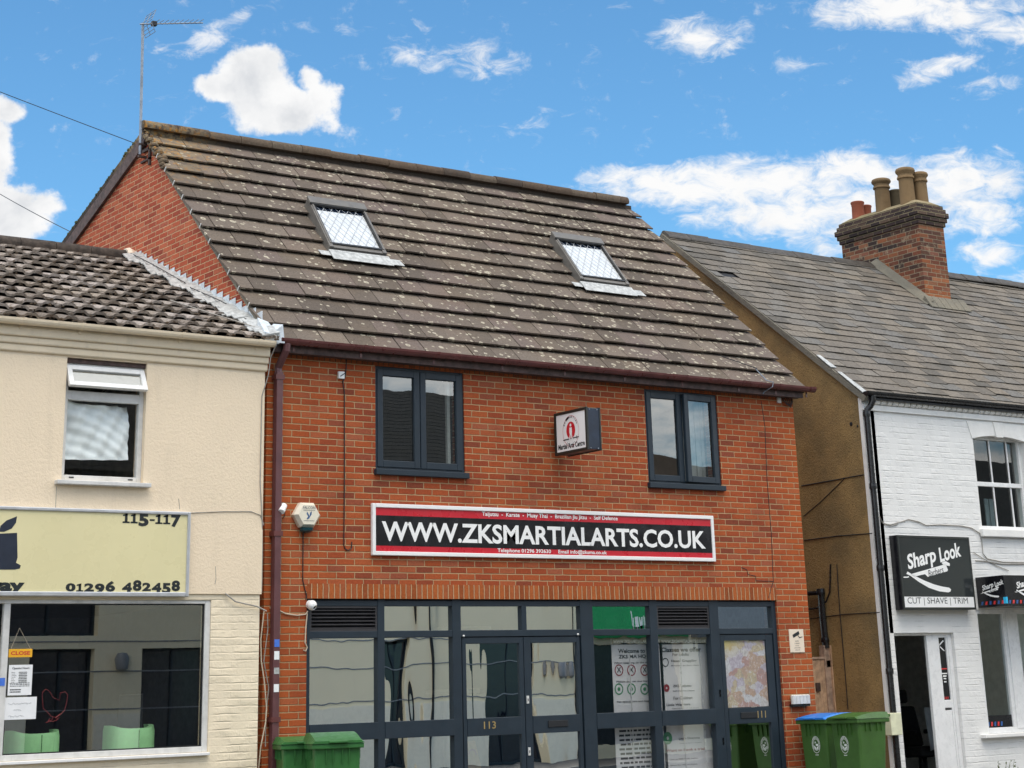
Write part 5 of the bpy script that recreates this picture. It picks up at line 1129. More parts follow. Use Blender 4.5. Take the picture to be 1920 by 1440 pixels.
mb = MB(); wd_ = xb - xa; letter(mb, 'Opening Hours', ((xa + xb) / 2, y, zt - .045), UX, UZ, None, .026, .02, anchor='c')
for i, d_ in enumerate(('Monday', 'Tuesday', 'Wednesday', 'Thursday', 'Friday', 'Saturday', 'Sunday')):
    zz = zt - .072 - i * .0145; letter(mb, d_, (xa + wd_ * .12, y, zz), UX, UZ, None, .010, .01); blocks(mb, xa + wd_ * .42, xa + wd_ * .78, zz, zz + .011, y, 1, gap=.7)
blocks(mb, xa + wd_ * .06, xa + wd_ * .9, zb0 + .075, zb0 + .115, y, 3, gap=.4); blocks(mb, xa + wd_ * .08, xa + wd_ * .55, zb0 + .02, zb0 + .06, y, 2, gap=.5); mb.build('lettering', M['text_black'], t, normals=False)
t, xa, xb, zb0, zt, y = paper('handwritten_note', 'paper', 8, 1308, 67, 1348, 'plain white handwritten note taped low in the cream shop window', 'notice')
mb = MB()
for r_, (a, b) in enumerate(((.12, .85), (.3, .55), (.15, .65))):
    x = xa + (xb - xa) * a; zz = zt - .06 - r_ * .055; pts = []
    while x < xa + (xb - xa) * b: pts.append((x, y, zz + rng.uniform(-.008, .012))); x += .0085
    mb.tube(pts, .0012, 3, False)
mb.build('handwriting', M['text_grey'], t, normals=False)
# painted red cockerel outline on the glass
mb = MB(); y = ys + .024
o_ = [(80, 1298), (86, 1292), (93, 1296), (100, 1308), (112, 1313), (113, 1299), (122, 1297), (127, 1302), (125, 1318), (121, 1332), (113, 1340), (104, 1345), (96, 1343), (88, 1334), (81, 1328), (80, 1314), (79, 1304), (80, 1298)]
mb.tube([(wx(u, v, y), y, wz(u, v, y)) for u, v in o_], .0011, 4, False)
for seg in (((99, 1345), (97, 1352), (86, 1355)), ((97, 1352), (91, 1350)), ((106, 1344), (107, 1350), (98, 1353)), ((107, 1350), (111, 1345)), ((104, 1346), (112, 1339)), ((90, 1353), (94, 1347))): mb.tube([(wx(u, v, y), y, wz(u, v, y)) for u, v in seg], .0011, 4, False)
tag(mb.build('painted_cockerel', M['text_red'], normals=False), 'thin red outline of a cockerel painted on the cream shop window', 'window painting')
# mint tub chairs behind the window
def tub_chair(u0, u1, vt, label):
    y = .30; xa, zt = W(u0, vt, y); xb = wx(u1, vt, y); t = thing('tub_chair', ((xa + xb) / 2, y, .3), label, 'chair', 'mint green chairs in the cream shop window')
    f = MB(); n = 22; xc = (xa + xb) / 2; hw = (xb - xa) / 2
    rows = []
    for (k, z, sc, off) in ((0, .62, .80, .05), (1, .72, .90, .03), (2, .90, 1.0, .01), (3, zt - .05, 1.0, 0), (4, zt, .96, .01)):
        o_, i_ = [], []
        for i in range(n + 1):
            a = math.pi * (1 - i / n); sq = lambda c: math.copysign(abs(c) ** .55, c)
            dz = (.035 * (1 - abs(math.cos(a)) ** 2) * -1 + .02) if k >= 3 else 0
            o_.append((xc + hw * sc * sq(math.cos(a)), y + .30 - .30 * sc * sq(math.sin(a)) + off * 0, z + dz)); i_.append((xc + hw * (sc - .14) * sq(math.cos(a)), y + .30 - .26 * (sc - .1) * sq(math.sin(a)), z + dz))
        rows.append(([f.vert(p) for p in o_], [f.vert(p) for p in i_]))
    for (a, ai), (b, bi) in zip(rows, rows[1:]):
        for i in range(n): f.face((a[i], a[i + 1], b[i + 1], b[i])); f.face((ai[i], bi[i], bi[i + 1], ai[i + 1]))
    a, ai = rows[-1]
    for i in range(n): f.face((a[i], a[i + 1], ai[i + 1], ai[i]))
    a, ai = rows[0]
    for i in range(n): f.face((a[i], ai[i], ai[i + 1], a[i + 1]))
    f.build('backrest', M['chair'], t, smooth=True); f = MB(); f.lathe([(.01, 0), (hw * .92, .01), (hw * .95, .10), (hw * .8, .13), (.01, .14)], (xc, y + .28, .62), n=24); f.build('seat', M['chair'], t, smooth=True)
    f = MB(); f.tube([(xc + .01, y - .004, .66), (xc + .012, y - .0005, zt - .03)], .004, 4); f.build('seam', plain('chair_seam', (.08, .25, .08), .6), t)
    f = MB(); f.lathe([(.2, 0), (.19, .02), (.03, .04), (.03, .62)], (xc, y + .28, 0), n=18); f.build('pedestal', M['silver'], t)
tub_chair(30, 123, 1374, 'mint green tub chair seen from behind, left of the pair in the shop window')
tub_chair(217, 301, 1364, 'mint green tub chair seen from behind, right of the pair in the shop window')
fz = thing('fridge', (wx(292, 1400, 2.2), 2.2, 0), 'tall grey metal cabinet at the back of the cream shop', 'cabinet')
xa, xb = wx(263, 1400, 2.2), wx(320, 1400, 2.2); MB().box(xa, xb, 2.2, 2.8, 0, wz(290, 1300, 2.2)).build('cabinet_body', M['opp_grey'], fz, bevel=.01); MB().box(xb - .08, xb - .05, 2.17, 2.2, 1.25, 1.4).build('handle', M['silver'], fz)

# ================================================================== PASSAGE GATE
XW = 9.10
gx0_, gzt = W(1524, 1232, 1.0); gx1_ = wx(1560, 1232, 1.0); gt_ = thing('wooden_gate', (8.6, 1.0, 0), 'weathered boarded gate closing the passage beside the brick wall', 'gate')
f = MB(); x = 7.83
while x < gx1_ - .02: f.box(x, min(x + .098, gx1_ - .005), 1.0, 1.022, .03, gzt - .03 + rng.uniform(-.004, .004)); x += .1
f.build('gate_boards', M['wood'], gt_, bevel=.004)
MB().box(7.82, gx1_ + .01, .985, 1.04, gzt - .03, gzt).build('top_rail', M['wood2'], gt_, bevel=.004)
MB().box(gx1_ - .13, gx1_ - .03, .98, .998, gzt - .135, gzt - .045).build('cross_rail', M['wood'], gt_, bevel=.003)
x_, z_ = W(1534, 1286, .99); MB().box(x_ - .04, x_ + .03, .975, .998, z_ - .07, z_ + .04).build('latch', M['dark_bracket'], gt_)
pz = wz(1560, 1210, .96); px0, px1 = wx(1547, 1215, .96), wx(1572, 1215, .96)
gp_ = thing('gate_post', (px0, .96, 0), 'tall grey brown timber post between the gate and the brown render wall', 'post')
MB().box(px0, px0 + .12, .98, 1.08, 0, pz).build('post', M['wood2'], gp_, bevel=.006); MB().box(px0 + .122, min(px1, XW - .01), .95, 1.06, 0, pz - .002).build('side_board', M['wood'], gp_, bevel=.006)

# ================================================================== WHITE BARBER SHOP (right)
B = thing('white_house', (13, 0, 0), 'white painted brick house with slate roof, tall chimney, brown side wall and barber shop below', 'building')
BX1 = 20.0
dx0, dx1, dz1 = wx(1679, 1300), wx(1794, 1250), wz(1700, 1187)
bw0, bw1, bz0, bz1 = wx(1832, 900), wx(1832, 900) + 1.12, wz(1842, 991), wz(1830, 814)
hx0, hx1, hz0, hz1 = wx(1840, 1250), wx(1840, 1250) + 2.0, wz(1860, 1376), wz(1840, 1143)
MB().box(XW, XW + .221, .0, .045, 0, 5.10).build('wall_corner', M['white_brick'], B)
wall(MB(), XW + .222, BX1, 0, 5.10, 0, .25, [(dx0, dx1, 0, dz1), (bw0, bw1, bz0, bz1), (hx0, hx1, hz0, hz1)]).build('front_wall', M['white_brick'], B)
ay, az = WX(1245, 437, XW); WP = math.atan2(az - 5.13, ay + .1); wc, ws = math.cos(WP), math.sin(WP)
MB().prism([(XW + .001, .046, 0), (XW + .001, 2 * ay, 0), (XW + .001, 2 * ay, 5.05), (XW + .001, ay, az - .06), (XW + .001, .046, 5.10 + .046 * ws / wc)], (.22, 0, 0)).build('side_wall', M['brown_render'], B)
MB().box(XW - .004, XW + .02, -.002, .06, 0, 5.09).build('white_return', M['white_paint'], B)
MB().prism([(BX1 - .2, .251, 0), (BX1 - .2, 2 * ay, 0), (BX1 - .2, 2 * ay, 5.05), (BX1 - .2, ay, az - .06), (BX1 - .2, .251, 5.2)], (.2, 0, 0)).build('side_wall', M['white_brick'], B)
f = MB(); 
for (pts, r_) in ((((1503, 911), (1560, 901), (1620, 890)), .007), (((1507, 968), (1540, 940), (1584, 897)), .005), (((1508, 1013), (1570, 1005), (1636, 1000)), .006), (((1520, 1160), (1580, 1152), (1650, 1148)), .005)):
    MB().tube([(XW - .004, *WX(u, v, XW)) for u, v in pts], r_, 5).build('render_crack', M['anth_dark'], B)
pass
f = MB()
for (u, v, r_) in ((1596, 795, .03), (1608, 799, .018)): y_, z_ = WX(u, v, XW); MB().lathe([(r_, 0), (r_ * .6, .004)], (XW - .003, y_, z_), (-1, 0, 0), 7).build('render_hole', M['anth_dark'], B)
# waste pipe on the side wall
def side(pts, r, nm, mt_, lab): tag(MB().tube([(XW - .05, *WX(u, v, XW)) for u, v in pts], r, 8).build(nm, M[mt_]), lab, 'pipe')
wp = thing('waste_pipe', (XW, 1.2, 1.9), 'black waste pipe with a branch on the brown render side wall', 'pipe')
MB().tube([(XW - .05, *WX(u, v, XW)) for u, v in ((1544, 1108), (1548, 1160), (1554, 1215))], .045, 8).build('pipe_stack', M['black_pl'], wp); MB().tube([(XW - .05, *WX(u, v, XW)) for u, v in ((1500, 1113), (1520, 1113), (1546, 1111))], .03, 8).build('pipe_branch', M['black_pl'], wp)
MB().tube([(XW - .03, *WX(u, v, XW)) for u, v in ((1500, 1145), (1535, 1140), (1552, 1128), (1559, 1110), (1560, 1058))], .012, 6).build('overflow_pipe', M['black_pl'], wp)
y_, z_ = WX(1544, 1111, XW); MB().lathe([(.055, -.03), (.06, 0), (.055, .05)], (XW - .05, y_, z_), n=12).build('pipe_collar', M['black_pl'], wp)
y_, z_ = WX(1552, 1200, XW); MB().lathe([(.055, -.03), (.058, 0), (.055, .03)], (XW - .05, y_, z_), n=12).build('pipe_collar', M['black_pl'], wp)
tag(MB().tube([(XW - .02, *WX(u, v, XW)) for u, v in ((1571, 1058), (1576, 1140), (1584, 1230), (1592, 1330))], .006, 6).build('side_cable', M['cable_black']), 'thin black cable hanging down the brown render side wall', 'cable')
# slate roof
WY0, WZ0_ = -.13, 5.13 - .03 * ws / wc; WL = (ay - WY0) / wc; NW = 24; WG = WL / NW
def SP(x, s, n=0.0): return Vector((x, WY0 + s * wc - n * ws, WZ0_ + s * ws + n * wc))
tb = MB(); rng = random.Random(5); SWD = .34
for c in range(NW):
    x = XW - .03 - (SWD / 2 if c % 2 else 0)
    while x < BX1:
        xa, xb = max(x, XW - .03), min(x + SWD, BX1); tb.r = rng.random(); n0 = rng.uniform(.0, .007); sj = rng.uniform(-.012, .012) + (rng.uniform(-.05, -.015) if rng.random() < .03 else 0)
        if rng.random() > .004 and xb - xa > .04: tslab(tb, xa + rng.choice((.001, .003, .004, .008)), xb - rng.choice((.001, .002, .004, .006)), max(c * WG + sj, -.02), min(c * WG + WG + .05, WL), n0 + rng.uniform(-.002, .003), n0 - .017, .0065, SP, rng.uniform(-.006, .006))
        x += SWD
wr = tb.build('roof', M['slate'], B)
MB().prism([SP(XW, 0, -.03), SP(BX1, 0, -.03), SP(BX1, WL, -.03), SP(XW, WL, -.03)], (0, 0, -.03)).build('roof_underlay', M['anth_dark'], wr)
MB().prism([(XW - .03, ay, az), (XW - .03, 2 * ay + .1, 5.08), (XW - .03, 2 * ay + .1, 5.04), (XW - .03, ay, az - .05)], (BX1 - XW, 0, 0)).build('rear_roof', M['slate'], B)
rb = MB(); x = XW - .02; yr_, zr_ = SP(0, WL, 0).y, SP(0, WL, 0).z
while x < BX1:
    xe = x + .46; dz = rng.uniform(-.006, .006) - .03 * math.sin((x - XW) * .55); rb.r = rng.random()
    rb.prism([(x + .004, yr_ - .15, zr_ - .095 + dz), (x + .004, yr_ - .145, zr_ - .07 + dz), (x + .004, yr_ - .02, zr_ + .04 + dz), (x + .004, yr_ + .02, zr_ + .04 + dz), (x + .004, yr_ + .15, zr_ - .085 + dz)], (xe - x - .008, 0, 0)); x = xe
rb.build('ridge_tiles', plain('dark_ridge_tile', (.052, .045, .037), .6, .3, 9, .4, 40), wr)
f = MB(); f.hexa([SP(XW - .055, -.02, -.09), SP(XW - .002, -.02, -.09), SP(XW - .002, WL, -.09), SP(XW - .055, WL, -.09), SP(XW - .055, -.02, -.012), SP(XW - .002, -.02, -.012), SP(XW - .002, WL, -.012), SP(XW - .055, WL, -.012)]); f.build('verge_board', M['fillet'], B)
f = MB()
for (sa, sb) in ((.05, .62), (.75, 1.1)): f.hexa([SP(XW - .06, sa, .004), SP(XW + .05, sa, .008), SP(XW + .02, sb, .010), SP(XW - .05, sb, .006), SP(XW - .06, sa, .012), SP(XW + .05, sa, .014), SP(XW + .02, sb, .016), SP(XW - .05, sb, .014)])
f.build('verge_flashing', M['lead_dull'], wr)
# eaves: dentil course, gutter and downpipe
f = MB(); za, zb = wz(1640, 760), wz(1640, 746); x = XW + .20
while x < BX1 - .1:
    f.prism([(x, -.075, zb), (x, -.075, za + .035), (x, -.055, za + .012), (x, -.03, za + .004), (x, .0, za), (x, 0, zb)], (.098, 0, 0)); x += .118
f.build('dentil_course', M['white_paint'], B, bevel=.008)
MB().box(XW, BX1, -.032, -.001, wz(1640, 771), za - .002).build('string_course', M['white_paint'], B, bevel=.006)
f = MB(); sec = [(-.13 + .058 * math.cos(math.pi + math.pi * i / 8), 5.155 + .062 * math.sin(math.pi + math.pi * i / 8)) for i in range(9)]; sec += [(-.13 + .052 * math.cos(math.pi + math.pi * i / 8), 5.156 + .055 * math.sin(math.pi + math.pi * i / 8)) for i in range(9)][::-1]
for i in range(len(sec)):
    (ya, za_), (yb_, zb_) = sec[i], sec[(i + 1) % len(sec)]; f.poly([(XW - .04, ya, za_), (BX1, ya, za_), (BX1, yb_, zb_), (XW - .04, yb_, zb_)])
f.prism([(XW - .05, y, z) for y, z in sec[:9]], (.02, 0, 0)); f.build('gutter', M['black_pl'], B, smooth=True)
xp = wx(1645, 1000, -.06)
dpb = MB().tube([(xp + .07, -.13, 5.11), (xp + .07, -.13, 5.04), (xp + .05, -.10, 4.97), (xp + .01, -.07, 4.92), (xp, -.06, 4.86), (xp, -.06, 0)], .041, 10).build('downpipe', M['black_pl'], B, smooth=True)
for z in (4.86, 3.9, 2.84, 1.55): MB().lathe([(.05, -.03), (.052, 0), (.05, .04)], (xp, -.06, z), n=12).build('pipe_collar', M['black_pl'], dpb)
# sash window
y0 = .10; f = MB(); frame(f, bw0, bw1, bz0, bz1, .045, y0, y0 + .1, tb=.05, tt=.055); zm = wz(1837, 907, y0)
f.box(bw0 + .045, bw1 - .045, y0 + .004, y0 + .06, zm - .03, zm + .03)
sh_ = f.build('sash_window', M['upvc'], B, bevel=.004)
f = MB()
for xx in (wx(1858, 850, y0), wx(1890, 850, y0)):
    f.box(xx - .010, xx + .010, y0 + .02, y0 + .035, bz0 + .05, zm - .03); f.box(xx - .010, xx + .010, y0 + .02, y0 + .035, zm + .03, bz1 - .055)
f.build('glazing_bars', M['upvc'], sh_)
pane('pane', bw0 + .045, bw1 - .045, bz0 + .05, zm - .03, y0 + .04, M['g_right'], sh_); pane('pane', bw0 + .045, bw1 - .045, zm + .03, bz1 - .055, y0 + .04, M['g_right'], sh_)
MB().box(bw0 - .07, bw1 + .07, -.07, y0 + .02, bz0 - .115, bz0 - .004).build('window_sill', M['white_paint'], sh_, bevel=.012)
f = MB(); n_ = 12
arc = [(bw0 - .02 + (bw1 - bw0 + .04) * i / n_, bz1 - .005 - .0 + .06 * (1 - (2 * i / n_ - 1) ** 2) - .06) for i in range(n_ + 1)]
f.prism([(x, .0 - .012, z) for x, z in arc] + [(bw1 + .10, -.012, bz1 + .175), (bw0 - .10, -.012, bz1 + .175)], (0, .07, 0)); f.build('window_arch', M['white_paint'], sh_)
xk = (bw0 + bw1) / 2; f = MB(); f.prism([(xk - .075, -.03, bz1 - .03), (xk + .075, -.03, bz1 - .03), (xk + .11, -.03, bz1 + .19), (xk - .11, -.03, bz1 + .19)], (0, .05, 0)); f.build('keystone', M['white_paint'], sh_, bevel=.008)
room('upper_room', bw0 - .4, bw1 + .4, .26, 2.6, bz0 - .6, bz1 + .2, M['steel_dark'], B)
f = MB()
for (ua, ub) in ((.04, .13), (.38, .56)):
    for i in range(4): xa = bw0 + (bw1 - bw0) * (ua + (ub - ua) * i / 4); f.box(xa, xa + .05, .27 + .015 * (i % 2), .285 + .015 * (i % 2), bz0, zm - .18)
f.build('curtains', plain('grey_curtain', (.20, .24, .25), .9), sh_)
# chimney
hx, hy0 = 13.80, 2.82; hx1_, hy1 = 14.42, 4.62
ch = MB().box(hx, hx1_, hy0, hy1, 7.0, 8.70).build('chimney', M['brick_chim'], B)
f = MB()
for i, (d, za, zb) in enumerate(((.03, 8.70, 8.772), (.055, 8.773, 8.845), (.08, 8.846, 8.935), (.05, 8.936, 9.005), (.02, 9.006, 9.07))): f.box(hx - d, hx1_ + d, hy0 - d, hy1 + d, za, zb)
f.build('chimney_cap', M['brick_dark'], ch, bevel=.01)
f = MB(); f.hexa([(hx - .015, hy0 - .015, 9.07), (hx1_ + .015, hy0 - .015, 9.07), (hx1_ + .015, hy1 + .015, 9.07), (hx - .015, hy1 + .015, 9.07), (hx + .12, hy0 + .12, 9.155), (hx1_ - .12, hy0 + .12, 9.155), (hx1_ - .12, hy1 - .12, 9.155), (hx + .12, hy1 - .12, 9.155)]); f.build('flaunching', M['cement'], ch, bevel=.03)
def pot(x, y, r, h, mt_, kind):
    z = 9.10
    if kind == 'roll': pr = [(r * 1.02, 0), (r * .98, h * .1), (r * .93, h * .66), (r * .95, h * .70), (r * 1.10, h * .72), (r * 1.10, h * .76), (r * .99, h * .79), (r * 1.0, h * .84), (r * 1.22, h * .89), (r * 1.26, h * .93), (r * 1.15, h * .98), (r * .95, h * 1.0), (r * .80, h), (r * .78, h * .8)]
    else: pr = [(r, 0), (r * .98, h * .1), (r * .92, h * .74), (r * .97, h * .78), (r * .95, h * .84), (r * 1.04, h * .90), (r * 1.05, h * .97), (r * .95, h), (r * .8, h), (r * .78, h * .8)]
    MB().lathe(pr, (x, y, z), n=24).build('chimney_pot', M[mt_], ch, smooth=True)
pot(13.98, 3.16, .135, .66, 'buff', 'roll'); pot(14.24, 3.08, .12, .60, 'buff', 'roll'); pot(13.97, 3.72, .135, .60, 'buff', 'roll'); pot(14.24, 3.66, .12, .42, 'soot_pot', 'plain'); pot(13.97, 4.32, .115, .33, 'red_pot', 'plain'); pot(14.2, 4.36, .11, .30, 'red_pot', 'plain')
f = MB()
def Sx(y): return (y - WY0) / wc
f.hexa([SP(hx - .13, Sx(hy0 - .12), .0), SP(hx, Sx(hy0 - .12), .0), SP(hx, WL, .0), SP(hx - .13, WL, .0), SP(hx - .10, Sx(hy0 - .12), .02), SP(hx + .0, Sx(hy0 - .12), .10), SP(hx + .0, WL, .12), SP(hx - .10, WL, .03)]); f.build('side_fillet', M['fillet'], ch, bevel=.012)
f = MB(); x = hx - .10
while x < hx1_ + .1: f.hexa([SP(x, Sx(hy0 - .20), .006), SP(x + .155, Sx(hy0 - .20), .006), SP(x + .155, Sx(hy0), .03), SP(x, Sx(hy0), .03), SP(x, Sx(hy0 - .20), .022), SP(x + .155, Sx(hy0 - .20), .022), SP(x + .155, Sx(hy0), .10), SP(x, Sx(hy0), .10)]); x += .163
f.build('front_apron', M['fillet'], ch, bevel=.006)
# barber doorway
y0 = .05; f = MB(); f.box(dx0, dx0 + .03, y0, y0 + .12, 0, dz1); f.box(dx1 - .07, dx1, y0, y0 + .12, 0, dz1); f.box(dx0 + .03, dx1 - .07, y0, y0 + .12, dz1 - .03, dz1)
df = f.build('door_frame', M['upvc'], B, bevel=.005)
lx0, lx1 = wx(1748, 1300, y0), dx1 - .07; ga, gb = wx(1766, 1250, y0), wx(1779, 1250, y0); gz = wz(1783, 1312, y0)
f = MB(); f.box(lx0, ga, y0 + .01, y0 + .06, .02, dz1 - .03); f.box(gb, lx1, y0 + .01, y0 + .06, .02, dz1 - .03); f.box(ga, gb, y0 + .01, y0 + .06, gz - .10, gz); f.box(ga, gb, y0 + .01, y0 + .06, dz1 - .06, dz1 - .03); f.box(ga, gb, y0 + .018, y0 + .05, .12, gz - .13); f.box(ga, gb, y0 + .01, y0 + .06, .02, .12)
dl = f.build('door_leaf', M['upvc'], df, bevel=.005); MB().box(ga, gb, y0 + .03, y0 + .04, gz, dz1 - .06).build('door_glass', M['sign_black'], dl)
mb = MB(); y_ = y0 + .028; xc = (ga + gb) / 2
for (za, zb, hw, k_) in ((1.50, 1.515, .8, 0), (1.465, 1.485, .5, 0), (1.435, 1.45, .4, 0), (1.395, 1.41, .35, 0)): mb.poly([(xc - hw * (gb - ga) / 2, y_, za), (xc + hw * (gb - ga) / 2, y_, za), (xc + hw * (gb - ga) / 2, y_, zb), (xc - hw * (gb - ga) / 2, y_, zb)])
mb.poly([(ga + .02, y_, 1.86), (gb - .02, y_, 1.92), (gb - .03, y_, 1.935), (ga + .03, y_, 1.885)]); mb.poly([(ga + .03, y_, 1.86), (gb - .02, y_, 1.80), (gb - .03, y_, 1.79), (ga + .03, y_, 1.84)]); mb.build('door_lettering', M['text_white'], dl, normals=False)
mb = MB(); mb.poly([(ga + .01, y_, 1.56), (gb - .01, y_, 1.56), (gb - .01, y_, 1.575), (ga + .01, y_, 1.575)])
for i in range(3): mb.poly([(ga + .02 + .03 * i, y_, gz + .01), (ga + .035 + .03 * i, y_, gz + .01), (ga + .042 + .03 * i, y_, gz + .04), (ga + .027 + .03 * i, y_, gz + .04)])
mb.build('red_stripes', M['barber_red'], dl, normals=False)
room('barber_interior', XW + .25, hx1 + .5, .26, 4.0, .0, 2.55, plain('barber_wall_paint', (.78, .77, .74), .8), B)
# barber chair with white gown
bxc, by = wx(1726, 1380, 1.6), 1.6; bc_ = thing('barber_chair', (bxc, by, 0), 'dark barber chair draped with a white gown inside the open doorway', 'chair')
f = MB(); f.lathe([(.28, 0), (.27, .04), (.07, .07), (.06, .42)], (bxc, by, 0), n=18); f.build('pedestal', M['black_pl'], bc_)
f = MB(); f.box(bxc - .27, bxc + .27, by - .25, by + .25, .42, .56); f.build('seat', M['rubber'], bc_, bevel=.04)
f = MB(); f.hexa([(bxc - .25, by + .16, .56), (bxc + .25, by + .16, .56), (bxc + .25, by + .27, .56), (bxc - .25, by + .27, .56), (bxc - .22, by + .26, 1.1), (bxc + .22, by + .26, 1.1), (bxc + .22, by + .36, 1.1), (bxc - .22, by + .36, 1.1)]); f.build('backrest', M['rubber'], bc_, bevel=.03)
f = MB(); f.box(bxc - .12, bxc + .12, by + .28, by + .36, 1.14, 1.32); f.build('headrest', M['rubber'], bc_, bevel=.03)
f = MB(); 
for s in (-1, 1): f.box(*sorted((bxc + s * .27, bxc + s * .33)), by - .22, by + .2, .72, .78)
f.build('armrests', M['rubber'], bc_, bevel=.02)
f = MB(); n = 14; rows = []
for j in range(9):
    v = j / 8; row = []
    for i in range(n + 1): u = i / n; row.append(f.vert((bxc + (u - .5) * (.30 + .25 * math.sin(2.6 * v)) , by - .30 - .04 * math.sin(9 * u + 3 * v) - .05 * math.sin(3 * v), .50 + .55 * v + .03 * math.sin(7 * u))))
    rows.append(row)
for a, b in zip(rows, rows[1:]):
    for i in range(n): f.face((a[i], a[i + 1], b[i + 1], b[i]))
f.build('gown', plain('white_gown', (.42, .44, .46), .9), bc_, smooth=True, normals=False)
# barber shop window
y0 = .02; f = MB(); frame(f, hx0, hx1, hz0, hz1, .055, y0, y0 + .08, tb=.075)
for u in (1889, 1906): xx = wx(u, 1250, y0); 
m1a, m1b = wx(1880, 1160, y0), wx(1908, 1160, y0); f.box(m1a, m1b, y0 + .003, y0 + .077, hz0 + .075, hz1 - .055); f.box(m1a + .06, m1b - .05, y0 - .012, y0 + .003, hz0 + .05, hz1 - .02)
bs_ = f.build('shop_window', M['upvc'], B, bevel=.006); pane('pane', hx0 + .055, m1a, hz0 + .075, hz1 - .055, y0 + .04, M['g_right'], bs_); pane('pane', m1b, hx1 - .055, hz0 + .075, hz1 - .055, y0 + .04, M['g_right'], bs_)
MB().box(hx0 - .16, hx1 + .1, -.09, y0 + .01, hz0 - .05, hz0 - .002).build('window_sill', M['white_paint'], bs_, bevel=.008)
MB().box(hx0 + .055, m1a, y0 + .03, y0 + .035, hz0 + .076, hz0 + .23).build('window_vinyl', M['sign_black'], bs_)
for k, mt_ in enumerate(('barber_blue', 'barber_red', 'barber_blue', 'barber_red', 'barber_blue')):
    xx = hx0 + .062 + k * .066; MB().poly([(xx, y0 + .028, hz0 + .095), (xx + .035, y0 + .028, hz0 + .095), (xx + .045, y0 + .028, hz0 + .15), (xx + .01, y0 + .028, hz0 + .15)]).build('vinyl_stripe', M[mt_], bs_, normals=False)
MB().box(m1b + .02, hx1 - .1, .3, .32, hz0 + .4, hz1).build('pale_blind', M['room_light'], bs_)
# barber signs
def razor(mb, P, k=1.0):
    """open cut-throat razor; P maps sign units (x right, z up) to 3-D"""
    def q(pts): mb.poly([P(a, b) for a, b in pts])
    q([(-.31, -.005), (-.29, .022), (-.22, -.02), (-.06, -.105), (.06, -.155), (.17, -.185), (.26, -.20), (.285, -.225), (.275, -.255), (.245, -.27), (.12, -.255), (-.02, -.205), (-.15, -.12), (-.26, -.03)])
    q([(-.36, -.055), (-.345, -.045), (-.30, -.045), (-.285, -.035), (-.275, -.052), (-.30, -.062), (-.345, -.062)])
    q([(-.25, -.008), (.23, .105), (.25, .10), (.27, .045), (.255, .03), (-.02, -.045), (-.055, -.005), (-.12, -.02), (-.2, -.045)])
def barber_art(parent, O, U, sc, y_off, face_n):
    Nn = Vector(face_n) * .003
    P = lambda a, b: tuple(Vector(O) + Vector(U) * a * sc + UZ * b * sc + Nn)
    Pz = lambda a, b: P(a, b * (.62 if b < 0 else .85))
    mb = MB(); razor(mb, Pz); rot_ = R(11.5)
    letter(mb, 'Sharp', P(-.265, -.005), U, UZ, .41 * sc, .178 * sc, .03, .18, rot_); letter(mb, 'Look', P(.175, .105), U, UZ, .32 * sc, .135 * sc, .03, .18, rot_)
    mb.poly([P(.19, .105), P(.21, .085), P(.30, .075), P(.305, .10), P(.25, .12)])
    mb.build('lettering', M['text_white'], parent, normals=False)
    P2 = lambda a, b: tuple(Vector(O) + Vector(U) * a * sc + UZ * b * sc + Nn * 1.6)
    mb = MB(); letter(mb, 'Barbers', P2(-.005, -.030), U, UZ, .22 * sc, .062 * sc, .0, .2, rot_)
    mb.build('small_lettering', M['text_black'], parent, normals=False)
ya = -.15; sx_0, sz_1 = W(1682, 1003, ya); sx_1, sz_0 = W(1831, 1143, ya); bsn = thing('barber_sign', ((sx_0 + sx_1) / 2, 0, sz_0), 'large glossy black box sign lettered Sharp Look, with a razor and CUT SHAVE TRIM strip', 'sign')
MB().box(sx_0, sx_1, ya + .012, -.001, sz_0, sz_1).build('sign_case', M['sign_black'], bsn, bevel=.004)
f = MB(); frame(f, sx_0, sx_1, sz_0, sz_1, .03, ya, ya + .012); f.build('sign_trim', M['box_dark'], bsn, bevel=.003)
f = MB(); f.box(sx_0 + .0301, sx_1 - .0301, ya + .004, ya + .0118, sz_0 + .17, sz_1 - .0301)
mg, kg, bg_, og = newmat('glossy_black_acrylic'); bg_.inputs['Base Color'].default_value = (.028, .033, .035, 1); bg_.inputs['Roughness'].default_value = .07; bg_.inputs['Specular IOR Level'].default_value = .6
f.build('sign_face', mg, bsn); MB().box(sx_0 + .0302, sx_1 - .0302, ya + .003, ya + .0117, sz_0 + .0302, sz_0 + .165).build('white_strip', M['sign_white'], bsn)
mb = MB(); xa, xb = wx(1702, 1128, ya), wx(1815, 1128, ya); letter(mb, 'CUT | SHAVE | TRIM', (xa, ya + .001, sz_0 + .052), UX, UZ, xb - xa, .104, -.004); mb.build('strip_lettering', M['text_black'], bsn, normals=False)
xo, zo = W(1742, 1076, ya); barber_art(bsn, (xo, ya + .004, zo), UX, (wx(1781, 1100, ya) - wx(1693, 1100, ya)) / .645, 0, (0, -1, 0))
